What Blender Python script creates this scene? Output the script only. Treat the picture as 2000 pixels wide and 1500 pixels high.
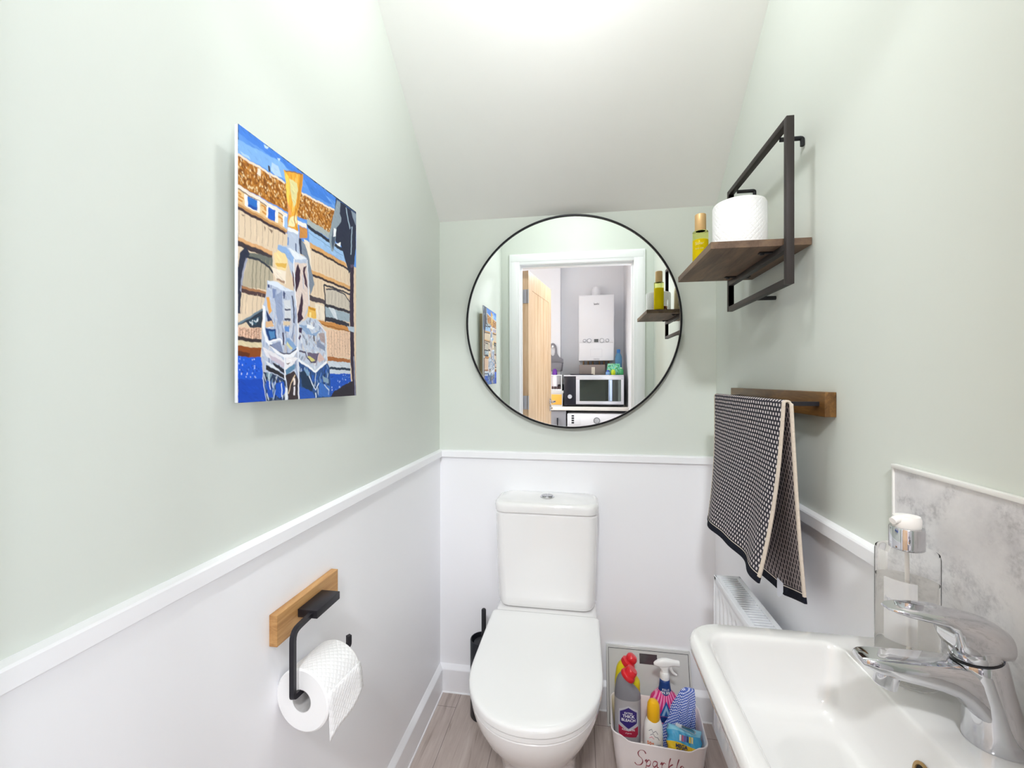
import bpy, bmesh, math, random
from mathutils import Vector, Matrix
for _o in list(bpy.data.objects): bpy.data.objects.remove(_o)
C = bpy.context.scene.collection
sc = bpy.context.scene
PI = math.pi
# ---------------------------------------------------------------- camera
H = 1.226
cam = bpy.data.cameras.new('camera'); camo = bpy.data.objects.new('camera', cam); C.objects.link(camo)
cam.sensor_width = 36; cam.lens = 845/2000*36; cam.shift_y = -6/2000; cam.clip_start = 0.02
camo.location = (0, 0, H); camo.rotation_euler = (PI/2, 0, math.atan(136/845))
sc.camera = camo
# ---------------------------------------------------------------- world, lights, exposure
W = bpy.data.worlds.new('world'); sc.world = W; W.use_nodes = True
W.node_tree.nodes['Background'].inputs[0].default_value = (.8, .88, 1, 1)
W.node_tree.nodes['Background'].inputs[1].default_value = .3
def area(name, loc, target, sx, sy, power, col, shape='RECTANGLE', spread=PI):
    l = bpy.data.lights.new(name, 'AREA'); l.shape = shape; l.size = sx; l.size_y = sy; l.energy = power; l.color = col; l.spread = spread
    o = bpy.data.objects.new(name, l); C.objects.link(o); o.location = loc
    o.rotation_euler = (Vector(target)-Vector(loc)).to_track_quat('-Z', 'Y').to_euler(); return o
def bulb(name, loc, r, power, col):
    l = bpy.data.lights.new(name, 'POINT'); l.shadow_soft_size = r; l.energy = power; l.color = col
    o = bpy.data.objects.new(name, l); C.objects.link(o); o.location = loc; return o
bulb('washroom_ceiling_light', (-.04, .80, 2.31), .05, 7.4, (.96, .985, 1))
area('added_fill_utility_ceiling', (-.05, -.85, 2.43), (0, 1.25, .7), .25, .25, 15, (.93, .965, 1), 'DISK', math.radians(100))  # added fill aimed through the doorway to brighten the lower washroom walls
area('added_fill_utility_left', (-.72, -.62, 1.5), (0, .2, 1.1), .8, .9, 21.0, (.88, .94, 1))  # added cool fill from the left of the utility room, no window there
area('added_fill_utility_right', (.450, -.23, 1.25), (-1, -.23, 1.25), .50, 1.5, 7.0, (.86, .93, 1))  # added fill on the right utility wall, no glazed door there
sc.view_settings.view_transform = 'Standard'; sc.view_settings.look = 'None'
sc.view_settings.exposure = 0.16; sc.view_settings.gamma = 1; sc.view_settings.use_curve_mapping = False
sc.cycles.max_bounces = 14; sc.cycles.diffuse_bounces = 8; sc.cycles.glossy_bounces = 8; sc.cycles.transmission_bounces = 10
sc.cycles.caustics_reflective = False; sc.cycles.sample_clamp_indirect = 6
# ---------------------------------------------------------------- materials
def lin(c):
    if isinstance(c, str): c = tuple(int(c[i:i+2], 16)/255 for i in (0, 2, 4))
    return tuple(x/12.92 if x <= .04045 else ((x+.055)/1.055)**2.4 for x in c)
MATS = {}
def mat(name, c='cccccc', rough=.5, metal=0, spec=.5, trans=0, ior=1.45, coat=0, emit=None, es=1, alpha=1, sss=0):
    if name in MATS: return MATS[name]
    m = bpy.data.materials.new(name); m.use_nodes = True
    b = m.node_tree.nodes['Principled BSDF']; c = lin(c)
    b.inputs['Base Color'].default_value = (*c, 1); b.inputs['Roughness'].default_value = rough
    b.inputs['Metallic'].default_value = metal; b.inputs['Specular IOR Level'].default_value = spec
    b.inputs['Transmission Weight'].default_value = trans; b.inputs['IOR'].default_value = ior
    b.inputs['Coat Weight'].default_value = coat; b.inputs['Alpha'].default_value = alpha
    if sss: b.inputs['Subsurface Weight'].default_value = sss; b.inputs['Subsurface Scale'].default_value = .01
    if emit: b.inputs['Emission Color'].default_value = (*lin(emit), 1); b.inputs['Emission Strength'].default_value = es
    MATS[name] = m; return m
class N:
    """small node helper"""
    def __init__(s, m): s.m = m; s.t = m.node_tree; s.b = s.t.nodes['Principled BSDF']
    def n(s, typ, ins={}, **kw):
        x = s.t.nodes.new(typ)
        for k, v in kw.items(): setattr(x, k, v)
        for k, v in ins.items(): s.put(v, x.inputs[k])
        return x
    def put(s, v, i):
        if isinstance(v, bpy.types.NodeSocket): s.t.links.new(v, i)
        elif isinstance(v, bpy.types.Node): s.t.links.new(v.outputs[0], i)
        else: i.default_value = v
    def math(s, op, a, b=0, clamp=False):
        x = s.n('ShaderNodeMath', operation=op, use_clamp=clamp); s.put(a, x.inputs[0]); s.put(b, x.inputs[1]); return x.outputs[0]
    def mix(s, f, a, b):
        x = s.n('ShaderNodeMix', data_type='RGBA'); s.put(f, x.inputs[0])
        for v, i in ((a, 6), (b, 7)):
            if isinstance(v, str): v = (*lin(v), 1)
            s.put(v, x.inputs[i])
        return x.outputs[2]
    def ramp(s, f, stops):
        x = s.n('ShaderNodeValToRGB'); e = x.color_ramp.elements
        while len(e) < len(stops): e.new(.5)
        for el, (p, c) in zip(e, stops): el.position = p; el.color = (*lin(c), 1)
        s.put(f, x.inputs[0]); return x.outputs[0]
    def obj(s): return s.n('ShaderNodeTexCoord').outputs['Object']
    def uv(s): return s.n('ShaderNodeTexCoord').outputs['UV']
    def map(s, v, scale=(1, 1, 1), rot=(0, 0, 0), loc=(0, 0, 0)):
        x = s.n('ShaderNodeMapping'); s.put(v, x.inputs[0]); x.inputs['Scale'].default_value = scale; x.inputs['Rotation'].default_value = rot; x.inputs['Location'].default_value = loc; return x.outputs[0]
    def noise(s, v, sc_, det=4, rough=.55, dist=0):
        x = s.n('ShaderNodeTexNoise'); s.put(v, x.inputs['Vector']); x.inputs['Scale'].default_value = sc_; x.inputs['Detail'].default_value = det; x.inputs['Roughness'].default_value = rough; x.inputs['Distortion'].default_value = dist; return x.outputs[0]
    def bump(s, h, strength=.2, dist=.001):
        x = s.n('ShaderNodeBump'); s.put(h, x.inputs['Height']); x.inputs['Strength'].default_value = strength; x.inputs['Distance'].default_value = dist
        s.t.links.new(x.outputs[0], s.b.inputs['Normal'])
    def col(s, v): s.put(v, s.b.inputs['Base Color'])
def wallpaint(name, c, amp=.012, rough=.55):
    if name in MATS: return MATS[name]
    m = mat(name, c, rough, spec=.3); k = N(m); o = k.obj()
    c0 = lin(c); nz = k.noise(o, 3.0, 3)
    f = k.math('MULTIPLY', nz, 1.0)
    k.col(k.mix(f, tuple(x*(1-amp*2) for x in c0)+(1,), tuple(min(1, x*(1+amp*2)) for x in c0)+(1,)))
    k.bump(k.noise(o, 260, 2), .06, .0006); return m
def wood(name, a, b, c, scale=(30, 3, 30), rough=.5, big=1.0):
    if name in MATS: return MATS[name]
    m = mat(name, a, rough); k = N(m); o = k.map(k.obj(), scale)
    n1 = k.noise(o, 1.0*big, 6, .6, .6); n2 = k.noise(k.map(k.obj(), tuple(v*5 for v in scale)), 1.5, 3)
    f = k.math('ADD', k.math('MULTIPLY', n1, .8), k.math('MULTIPLY', n2, .2))
    k.col(k.ramp(f, [(.32, b), (.5, a), (.66, c)])); k.bump(n2, .15, .0005); return m
# ---------------------------------------------------------------- mesh helpers
def fin(bm, name, mats, parent=None, smooth=True, ang=38, loc=None, rot=None):
    bmesh.ops.remove_doubles(bm, verts=bm.verts, dist=1e-6)
    bmesh.ops.recalc_face_normals(bm, faces=bm.faces)
    if smooth:
        for f in bm.faces: f.smooth = True
        for e in bm.edges:
            if len(e.link_faces) == 2 and e.calc_face_angle(0) > math.radians(ang): e.smooth = False
    me = bpy.data.meshes.new(name); bm.to_mesh(me); bm.free()
    for m in (mats if isinstance(mats, (list, tuple)) else [mats]): me.materials.append(m)
    o = bpy.data.objects.new(name, me); C.objects.link(o)
    if parent is not None: o.parent = parent
    if loc: o.location = loc
    if rot: o.rotation_euler = rot
    return o
def merge(bm, b2, mi=0, M=None):
    if M is not None: bmesh.ops.transform(b2, matrix=M, verts=b2.verts)
    vm = {v: bm.verts.new(v.co) for v in b2.verts}
    for f in b2.faces:
        try: g = bm.faces.new([vm[v] for v in f.verts]); g.material_index = mi
        except ValueError: pass
    b2.free()
def bx(bm, x0, x1, y0, y1, z0, z1, bev=0, mi=0, seg=2, M=None):
    b = bmesh.new(); bmesh.ops.create_cube(b, size=1)
    bmesh.ops.transform(b, matrix=Matrix.Translation(((x0+x1)/2, (y0+y1)/2, (z0+z1)/2)) @ Matrix.Diagonal((x1-x0, y1-y0, z1-z0, 1)), verts=b.verts)
    if bev: bmesh.ops.bevel(b, geom=list(b.edges), offset=bev, segments=seg, affect='EDGES', profile=.5)
    merge(bm, b, mi, M)
def loft(bm, rings, c0=True, c1=True, mi=0, closed=True):
    vs = [[bm.verts.new(p) for p in r] for r in rings]; n = len(vs[0])
    for a, b in zip(vs, vs[1:]):
        for i in range(n if closed else n-1):
            f = bm.faces.new((a[i], a[(i+1) % n], b[(i+1) % n], b[i])); f.material_index = mi
    for flag, r in ((c0, vs[0]), (c1, vs[-1])):
        if flag: f = bm.faces.new(r); f.material_index = mi
    return vs
def lathe(bm, prof, cx=0, cy=0, cz=0, seg=32, mi=0, M=None, caps=True, sy=1):
    b = bmesh.new()
    loft(b, [[(r*math.cos(2*PI*i/seg), sy*r*math.sin(2*PI*i/seg), z) for i in range(seg)] for r, z in prof], caps, caps)
    merge(bm, b, mi, (M or Matrix()) if M is not None else Matrix.Translation((cx, cy, cz)))
def rr(w, h, r, n=6, cx=0, cy=0):
    """rounded rectangle outline, centre cx,cy"""
    r = min(r, w/2-1e-5, h/2-1e-5); p = []
    for sx, sy, a0 in ((1, 1, 0), (-1, 1, 90), (-1, -1, 180), (1, -1, 270)):
        for i in range(n+1):
            a = math.radians(a0+90*i/n); p.append((cx+sx*(w/2-r)+r*math.cos(a), cy+sy*(h/2-r)+r*math.sin(a)))
    return p
def tube(bm, pts, r, seg=12, mi=0, square=False, caps=True):
    pts = [Vector(p) for p in pts]; rings = []; rs = r if isinstance(r, (list, tuple)) else [r]*len(pts)
    t = (pts[1]-pts[0]).normalized(); up = Vector((0, 0, 1)) if abs(t.z) < .9 else Vector((0, 1, 0))
    nrm = (up - t*up.dot(t)).normalized()
    for i, p in enumerate(pts):
        a = (p-pts[i-1]).normalized() if i else None; b = (pts[i+1]-p).normalized() if i < len(pts)-1 else None
        tt = ((a or b)+(b or a)).normalized(); nrm = (nrm-tt*nrm.dot(tt)).normalized(); bn = tt.cross(nrm)
        k = 1/max(.5, math.cos(a.angle(b)/2)) if a and b else 1
        ring = []
        if square:
            for sx, sy in ((1, 1), (-1, 1), (-1, -1), (1, -1)): ring.append(p+nrm*rs[i]*sx*k+bn*rs[i]*sy*k)
        else:
            for j in range(seg): q = 2*PI*j/seg; ring.append(p+nrm*rs[i]*math.cos(q)+bn*rs[i]*math.sin(q))
        rings.append(ring)
    loft(bm, rings, caps, caps, mi)
def arc(p0, p1, p2, n=6):
    """quadratic bend between p0 and p2 with corner p1"""
    p0, p1, p2 = map(Vector, (p0, p1, p2)); return [(1-t)**2*p0+2*t*(1-t)*p1+t*t*p2 for t in [i/n for i in range(n+1)]]
def text(txt, size, M, name, m, parent, depth=.0004, bold=0, wrap=None, align='CENTER', sx=1):
    """real lettering as a thin mesh; M places the text plane; wrap = function on (x,y,z)->point"""
    cu = bpy.data.curves.new('t', 'FONT'); cu.body = txt; cu.size = size; cu.extrude = depth; cu.offset = bold; cu.align_x = align; cu.align_y = 'CENTER'
    cu.resolution_u = 4
    o = bpy.data.objects.new('t', cu); C.objects.link(o); bpy.context.view_layer.update()
    me = bpy.data.meshes.new_from_object(o.evaluated_get(bpy.context.evaluated_depsgraph_get())); bpy.data.objects.remove(o)
    for v in me.vertices:
        p = Vector((v.co.x*sx, v.co.y, v.co.z))
        v.co = wrap(p) if wrap else M @ p
    me.materials.clear(); me.materials.append(m)
    o = bpy.data.objects.new(name, me); C.objects.link(o); o.parent = parent; me.name = name; return o
def thing(name, label, cat, loc=(0, 0, 0), rot=(0, 0, 0), group=None):
    o = bpy.data.objects.new(name, None); C.objects.link(o); o.location = loc; o.rotation_euler = rot; o.empty_display_size = .05
    o['label'] = label; o['category'] = cat
    if group: o['group'] = group
    return o
def tag(o, label, cat, group=None):
    o['label'] = label; o['category'] = cat
    if group: o['group'] = group
    return o
def struct(o): o['kind'] = 'structure'; return o
def frame(loc, xdir, ydir):
    """matrix with local x, y along the given directions"""
    x = Vector(xdir).normalized(); y = Vector(ydir).normalized(); z = x.cross(y)
    return Matrix(((x.x, y.x, z.x, loc[0]), (x.y, y.y, z.y, loc[1]), (x.z, y.z, z.z, loc[2]), (0, 0, 0, 1)))
XL, XR, D = -.56, .48, 1.66
# common materials
mint = wallpaint('mint_paint', 'dadfd8'); white_paint = mat('white_satin_paint', 'f6f6f9', .32, spec=.45); ceil_m = wallpaint('ceiling_paint', 'f5f4f2')
hall_m = wallpaint('pale_grey_paint', 'ececef'); hall_l = wallpaint('lighter_grey_paint', 'e4e4e8')
ceramic = mat('white_ceramic', 'f1f0ef', .08, spec=.6, coat=.6); basin_ceramic = mat('white_basin_ceramic', 'dbdad9', .08, spec=.6, coat=.6); ceramic_s = mat('white_seat_plastic', 'f0f0ef', .14, spec=.5, coat=.3)
chrome = mat('polished_chrome', 'd6d6da', .05, metal=1); black_m = mat('black_powder_coat', '26242a', .42, metal=.3); black_p = mat('matt_black', '1d1d22', .5)

# ================================================================ SETTING
def wallbox(name, m, *b):
    bm = bmesh.new(); bx(bm, *b); return struct(fin(bm, name, m, smooth=False))
YD = .232     # washroom face of the door wall
wallbox('wall_left', mint, XL-.1, XL, YD, D, 0, 2.42)
wallbox('wall_right', mint, XR, XR+.1, YD, D, 0, 2.42)
wallbox('wall_back', mint, XL-.1, XR+.1, D, D+.1, 0, 2.42)
OX0, OX1, OZ = -.432, .350, 2.02      # doorway opening
bm = bmesh.new()
for (a, b, z0, z1) in ((-1.3, OX0-.02, 0, 2.46), (OX1+.02, 1.0, 0, 2.46), (OX0-.02, OX1+.02, OZ+.02, 2.46)):
    v = []
    bx(bm, a, b, .12, YD, z0, z1)
for f in bm.faces: f.material_index = 0 if f.calc_center_median().y > .2 else 1
struct(fin(bm, 'wall_door_side', [mint, hall_m], smooth=False))
# ceiling: sloping soffit then flat
bm = bmesh.new()
def zc(y): return 1.860+.79*(D-y)
yf = D-(2.40-1.860)/.79
P = [(D+.02, zc(D+.02)), (yf, 2.40), (YD, 2.40), (YD, 2.46), (D+.02, 2.46)]
loft(bm, [[(x, y, z) for y, z in P] for x in (XL-.05, XR+.05)])
struct(fin(bm, 'ceiling', ceil_m, smooth=False))
# floor
m = mat('grey_oak_laminate', '8f8480', .42); k = N(m); o = k.obj()
sw = k.n('ShaderNodeSeparateXYZ'); k.put(o, sw.inputs[0])
cx = k.n('ShaderNodeCombineXYZ'); k.put(k.math('ADD', sw.outputs[1], -1.57+2.4), cx.inputs[0]); k.put(k.math('ADD', sw.outputs[0], .466+1.7), cx.inputs[1])
br = k.n('ShaderNodeTexBrick', offset=.37, offset_frequency=2); k.put(cx.outputs[0], br.inputs['Vector'])
for nme, v in (('Scale', 1), ('Mortar Size', .0009), ('Mortar Smooth', .3), ('Bias', 0), ('Brick Width', 1.2), ('Row Height', .17)): br.inputs[nme].default_value = v
br.inputs['Color1'].default_value = (0, 0, 0, 1); br.inputs['Color2'].default_value = (1, 1, 1, 1); br.inputs['Mortar'].default_value = (.5, .5, .5, 1)
g = k.noise(k.map(o, (26, 2.2, 1)), 1.6, 7, .62, 1.2); g2 = k.noise(k.map(o, (150, 7, 1)), 1, 3); kn = k.noise(k.map(o, (9, 3, 1)), 1.3, 2, .5, 1.5)
f = k.math('ADD', k.math('ADD', k.math('MULTIPLY', g, .62), k.math('MULTIPLY', g2, .22)), k.math('MULTIPLY', kn, .22))
base = k.ramp(f, [(.34, '85786f'), (.47, 'b3a5a0'), (.58, 'c0b3ae'), (.72, 'd2c8c3')])
tint = k.mix(k.math('MULTIPLY', br.outputs[0], .35), base, 'b3a493')
k.col(k.mix(br.outputs[1], tint, '6a605b')); k.bump(g2, .12, .0006)
bm = bmesh.new(); bx(bm, -1.3, 1.0, -1.75, D+.1, -.05, 0); struct(fin(bm, 'floor', m, smooth=False))
# white panelling below the dado rail, baseboards and rails
def molding(name, prof, side, m, y0=YD, y1=D):
    """prof: (out from wall, z) outline swept along a wall"""
    bm = bmesh.new()
    if side == 'left': rings = [[(XL+a, y, z) for a, z in prof] for y in (y0, y1)]
    elif side == 'right': rings = [[(XR-a, y, z) for a, z in prof] for y in (y0, y1)]
    else: rings = [[(x, D-a, z) for a, z in prof] for x in (XL, XR)]
    loft(bm, rings); return struct(fin(bm, name, m, smooth=False))
baseP = [(0, 0), (.018, 0), (.018, .088), (.0165, .091), (.006, .104), (.004, .106), (0, .106)]
caulk = [(.018, 0), (.0215, 0), (.0205, .003), (.018, .004)]
railP = [(0, .925), (.013, .925), (.015, .927), (.015, .948), (.013, .951), (0, .953)]
for s in ('left', 'back', 'right'):
    molding('baseboard_'+s, baseP, s, white_paint)
n = 0
for s in ('left', 'back', 'right'):
    n += 1; molding('trim_%d' % n, [(0, .10), (.004, .10), (.004, .93), (0, .93)], s, white_paint)
    n += 1; molding('trim_%d' % n, railP, s, white_paint, .753 if s == 'right' else YD)
    n += 1; molding('trim_%d' % n, caulk, s, mat('white_caulk', 'f3f3f5', .5))
# door lining and architrave on the washroom side
bm = bmesh.new()
for (a, b, z0, z1) in ((OX0-.02, OX0, 0, OZ+.02), (OX1, OX1+.02, 0, OZ+.02), (OX0, OX1, OZ, OZ+.02)): bx(bm, a, b, .112, YD+.002, z0, z1, .001)
for (a, b, z0, z1) in ((OX0, OX0+.012, 0, OZ), (OX1-.012, OX1, 0, OZ), (OX0+.012, OX1-.012, OZ-.012, OZ)): bx(bm, a, b, .17, .20, z0, z1)
n += 1; struct(fin(bm, 'trim_%d' % n, white_paint, smooth=False))
bm = bmesh.new(); aw = .072
for yy, s in ((YD, 1), (.12, -1)):
    y0, y1 = (yy, yy+.016) if s > 0 else (yy-.016, yy)
    bx(bm, OX0-aw, OX0+.002, y0, y1, 0, OZ+aw, .003); bx(bm, OX1-.002, OX1+aw, y0, y1, 0, OZ+aw, .003); bx(bm, OX0-.002, OX1+.002, y0, y1, OZ-.002, OZ+aw, .003)
    e = .004*s
    bx(bm, OX0-aw+.012, OX0-.018, min(yy+e, yy+.020*s), max(yy+e, yy+.020*s), 0, OZ+.018, .002)
    bx(bm, OX1+.018, OX1+aw-.012, min(yy+e, yy+.020*s), max(yy+e, yy+.020*s), 0, OZ+.018, .002)
    bx(bm, OX0-aw+.012, OX1+aw-.012, min(yy+e, yy+.020*s), max(yy+e, yy+.020*s), OZ+.018, OZ+aw-.012, .002)
n += 1; struct(fin(bm, 'trim_%d' % n, white_paint))
# utility room behind the doorway
HY, HX0, HX1 = -1.62, -1.2, .455
wallbox('wall_utility_far', hall_m, HX0-.1, HX1+.1, HY-.1, HY, 0, 2.47)
wallbox('wall_utility_right', hall_l, HX1, HX1+.1, HY, .12, 0, 2.47)
wallbox('wall_utility_left', hall_m, HX0-.1, HX0, HY, .12, 0, 2.47)
wallbox('ceiling_utility', ceil_m, HX0-.1, HX1+.1, HY-.1, YD, 2.46, 2.52)
wallbox('wall_pillar', hall_l, HX0, -.225, HY, -1.40, 0, 2.46)
# open oak door, hinged on the left jamb and swung into the utility room
oak = wood('pale_oak_veneer', 'c9a987', 'b9946c', 'd6b998', (14, 14, 1.6), .45, 1.5)
dr = bpy.data.objects.new('door_1', None); C.objects.link(dr); dr['kind'] = 'structure'
dr.location = (-.391, .112, 0); ang = math.radians(-81.5)   # local x along the leaf
dr.rotation_euler = (0, 0, ang)
bm = bmesh.new(); w, tk, h = .762, .040, 2.008
bx(bm, 0, w, -tk, 0, .008, h, .001)
leaf = fin(bm, 'door_leaf', oak, dr, smooth=False)
bm = bmesh.new()
for yy, s in ((0, 1), (-tk, -1)):
    a, b = (yy, yy+.006) if s > 0 else (yy-.006, yy)
    bx(bm, .0, .105, a, b, .008, h, .001); bx(bm, w-.105, w, a, b, .008, h, .001)
    bx(bm, .105, w-.105, a, b, h-.13, h, .001); bx(bm, .105, w-.105, a, b, .008, .2, .001)
fin(bm, 'door_rail_frame', oak, dr, smooth=False)
bm = bmesh.new(); nb = 6; bw = (w-.21)/nb
for i in range(nb):
    for yy, s in ((0, 1), (-tk, -1)):
        a, b = (yy, yy+.0045) if s > 0 else (yy-.0045, yy)
        bx(bm, .105+i*bw+.003, .105+(i+1)*bw-.003, a-.0005 if s > 0 else a, b if s > 0 else b+.0005, .2, h-.13, .0015)
fin(bm, 'door_board', oak, dr, smooth=False)
for zz in (.25, 1.04, 1.82):
    bm = bmesh.new(); bx(bm, -.003, .001, -tk+.004, -.006, zz-.05, zz+.05); tube(bm, [(-.004, .004, zz-.05), (-.004, .004, zz+.05)], .006, 10)
    fin(bm, 'hinge', mat('satin_nickel', 'a9a9ad', .3, metal=1), dr)
for s, y in ((1, .006), (-1, -tk-.006)):
    bm = bmesh.new()
    for zz, rr_ in ((1.005, .026), (.945, .026)):
        lathe(bm, [(0, 0), (rr_, 0), (rr_, .006), (rr_-.004, .009), (0, .009)], M=Matrix.Translation((w-.055, y, zz)) @ Matrix.Rotation(-s*PI/2, 4, 'X'))
    fin(bm, 'rose', chrome, dr)
    bm = bmesh.new(); tube(bm, [(w-.055, y, 1.005), (w-.055, y+s*.045, 1.005), (w-.075, y+s*.05, 1.005), (w-.175, y+s*.05, 1.003)], [.009, .009, .009, .008], 12)
    fin(bm, 'door_handle', chrome, dr)
    bm = bmesh.new(); tube(bm, [(w-.055, y+s*.008, .945), (w-.055, y+s*.028, .945)], [.006, .01], 12); fin(bm, 'thumb_turn', chrome, dr)
# ceiling light fittings (out of the photograph, for the washroom lamp and the added utility fill)
for nm, x, y, z in (('ceiling_light_fitting', -.04, .80, 2.40), ('ceiling_light_fitting', -.05, -.85, 2.46)):
    bm = bmesh.new(); lathe(bm, [(.0, 0), (.13, 0), (.135, -.012), (.13, -.024), (.118, -.026), (.116, -.018), (0, -.018)], x, y, z, 40)
    o = fin(bm, nm, mat('white_fitting', 'f2f2f2', .4)); tag(o, 'round white ceiling light fitting in the %s' % ('washroom' if y > 0 else 'utility room'), 'ceiling light')

# ================================================================ TOILET
TX = -.124
def Dring(hw, yb, yf, z, rc=.03, n=28, a=None, cx=TX):
    a = a or hw*1.25; a = min(a, (yb-yf)*.8); yc = yf+a; p = []
    for i in range(n+1):
        t = PI+PI*i/n; ct, st_ = math.cos(t), math.sin(t); e = .92
        p.append((cx+hw*math.copysign(abs(ct)**e, ct), yc+a*math.copysign(abs(st_)**e, st_), z))
    for (sx, a0) in ((1, 0), (-1, 90)):
        for i in range(5):
            q = math.radians(a0+90*i/4); p.append((cx+sx*(hw-rc)+rc*math.cos(q), yb-rc+rc*math.sin(q), z))
    return p
t = thing('toilet', 'white close-coupled toilet with closed lid against the back wall', 'toilet', (TX, 1.3, 0))
def rel(o): o.location = Vector(o.location)-Vector(o.parent.location); return o
def part(bm, name, m, par, **k):
    """mesh given in world coordinates, parented to an unrotated thing"""
    o = fin(bm, name, m, par, **k); o.location = -Vector(par.location); return o
bm = bmesh.new()
S = [(0, .104, 1.160), (.01, .108, 1.154), (.10, .104, 1.150), (.18, .110, 1.122), (.25, .126, 1.072), (.31, .150, 1.020), (.355, .168, .992), (.380, .175, .984), (.392, .176, .982), (.396, .172, .986)]
loft(bm, [Dring(hw, 1.60, yf, z) for z, hw, yf in S])
bx(bm, TX-.178, TX+.178, 1.40, 1.65, .33, .424, .02, seg=4)
part(bm, 'bowl', ceramic, t)
bm = bmesh.new(); loft(bm, [Dring(hw, 1.475, yf, z) for z, hw, yf in ((.397, .174, .984), (.399, .178, .979), (.409, .178, .979), (.411, .174, .983))]); part(bm, 'seat', ceramic_s, t)
bm = bmesh.new(); loft(bm, [Dring(hw, yb, yf, z, .015) for z, hw, yb, yf in ((.413, .177, 1.478, .979), (.415, .1815, 1.481, .9745), (.426, .1815, 1.481, .9745), (.430, .1805, 1.480, .976), (.433, .177, 1.477, .9795), (.4345, .170, 1.47, .987), (.4355, .137, 1.44, 1.03))]); part(bm, 'lid', ceramic_s, t)
for x in (TX-.08, TX+.08):
    bm = bmesh.new(); tube(bm, [(x-.02, 1.490, .4175), (x+.02, 1.490, .4175)], .006, 12); part(bm, 'hinge', chrome, t)
def cist(hw, yf, z, r=.035, yb=1.652, bulge=.008):
    p = rr(hw*2, yb-yf, r, 6, TX, (yb+yf)/2)
    return [(x, y-(bulge*(1-((x-TX)/hw)**2) if y < (yf+yb)/2 else 0), z) for x, y in p]
bm = bmesh.new()
loft(bm, [cist(hw, yf, z) for z, hw, yf in ((.4245, .144, 1.535), (.427, .156, 1.520), (.434, .165, 1.510), (.448, .170, 1.505), (.47, .172, 1.502), (.60, .176, 1.500), (.745, .1795, 1.498), (.757, .1795, 1.498), (.760, .177, 1.501), (.764, .175, 1.503))])
part(bm, 'cistern', ceramic, t)
bm = bmesh.new()
loft(bm, [cist(hw, yf, z, .04, 1.654) for z, hw, yf in ((.765, .178, 1.499), (.767, .1815, 1.494), (.786, .183, 1.491), (.795, .182, 1.493), (.800, .178, 1.498), (.802, .171, 1.506))])
part(bm, 'cistern_lid', ceramic, t)
bm = bmesh.new(); lathe(bm, [(0, .801), (.026, .801), (.026, .805), (.024, .807), (0, .807)], TX, 1.582, 0, 36); bz = part(bm, 'flush_button', chrome, t)
bm = bmesh.new()
for s in (1, -1):
    pp = [(TX+s*.0015, 1.582-.0195)]+[(TX+s*(.0015+.0185*math.cos(a)), 1.582+.0195*math.sin(a)) for a in [(-PI/2+PI*i/12) for i in range(13)]]+[(TX+s*.0015, 1.582+.0195)]
    loft(bm, [[(x, y, .807) for x, y in pp], [(x, y, .8095) for x, y in pp]])
o = fin(bm, 'button_half', mat('satin_chrome', 'b8b8bc', .22, metal=1), bz)
# ---------------------------------------------------------------- toilet brush
t = thing('toilet_brush', 'matt black toilet brush in its black holder behind the toilet', 'toilet brush', (-.360, 1.555, 0))
bm = bmesh.new(); lathe(bm, [(0, 0), (.043, 0), (.045, .003), (.045, .276), (.044, .279), (.041, .279), (.040, .27), (.039, .02), (0, .02)], *t.location[:], 32); part(bm, 'holder', mat('matt_black_steel', '24262c', .45, metal=.2), t)
bm = bmesh.new(); tube(bm, [(-.355, 1.553, .06), (-.355, 1.553, .385), (-.355, 1.553, .389)], [.0085, .0085, .006], 16); part(bm, 'handle', black_p, t)
bm = bmesh.new(); lathe(bm, [(0, .262), (.036, .262), (.036, .268), (.012, .272), (0, .272)], -.355, 1.553, 0, 28); part(bm, 'splash_lid', black_p, t)
# ---------------------------------------------------------------- mirror
MCX, MCZ, MR = -.0425, 1.448, .400
t = thing('wall_mirror', 'large round mirror with thin black metal frame on the back wall', 'mirror', (MCX, 1.634, MCZ), (math.radians(90+.5), 0, 0))
bm = bmesh.new(); loft(bm, [[(r*math.cos(2*PI*i/128), r*math.sin(2*PI*i/128), z) for i in range(128)] for r, z in ((MR-.0065, -.018), (MR-.001, -.018), (MR, -.017), (MR, .004), (MR-.001, .005), (MR-.0055, .005), (MR-.0065, .004), (MR-.0065, .0008), (MR-.0065, -.018))], False, False)
bmesh.ops.transform(bm, matrix=Matrix.Identity(4), verts=bm.verts); fin(bm, 'frame', mat('black_mirror_frame', '141418', .38, metal=.4), t)
bm = bmesh.new(); lathe(bm, [(0, -.012), (MR-.0060, -.012), (MR-.0060, 0), (0, 0)], 0, 0, 0, 128); fin(bm, 'mirror_glass', mat('silvered_glass', 'f4f7f5', .0, metal=1), t, smooth=False)
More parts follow.
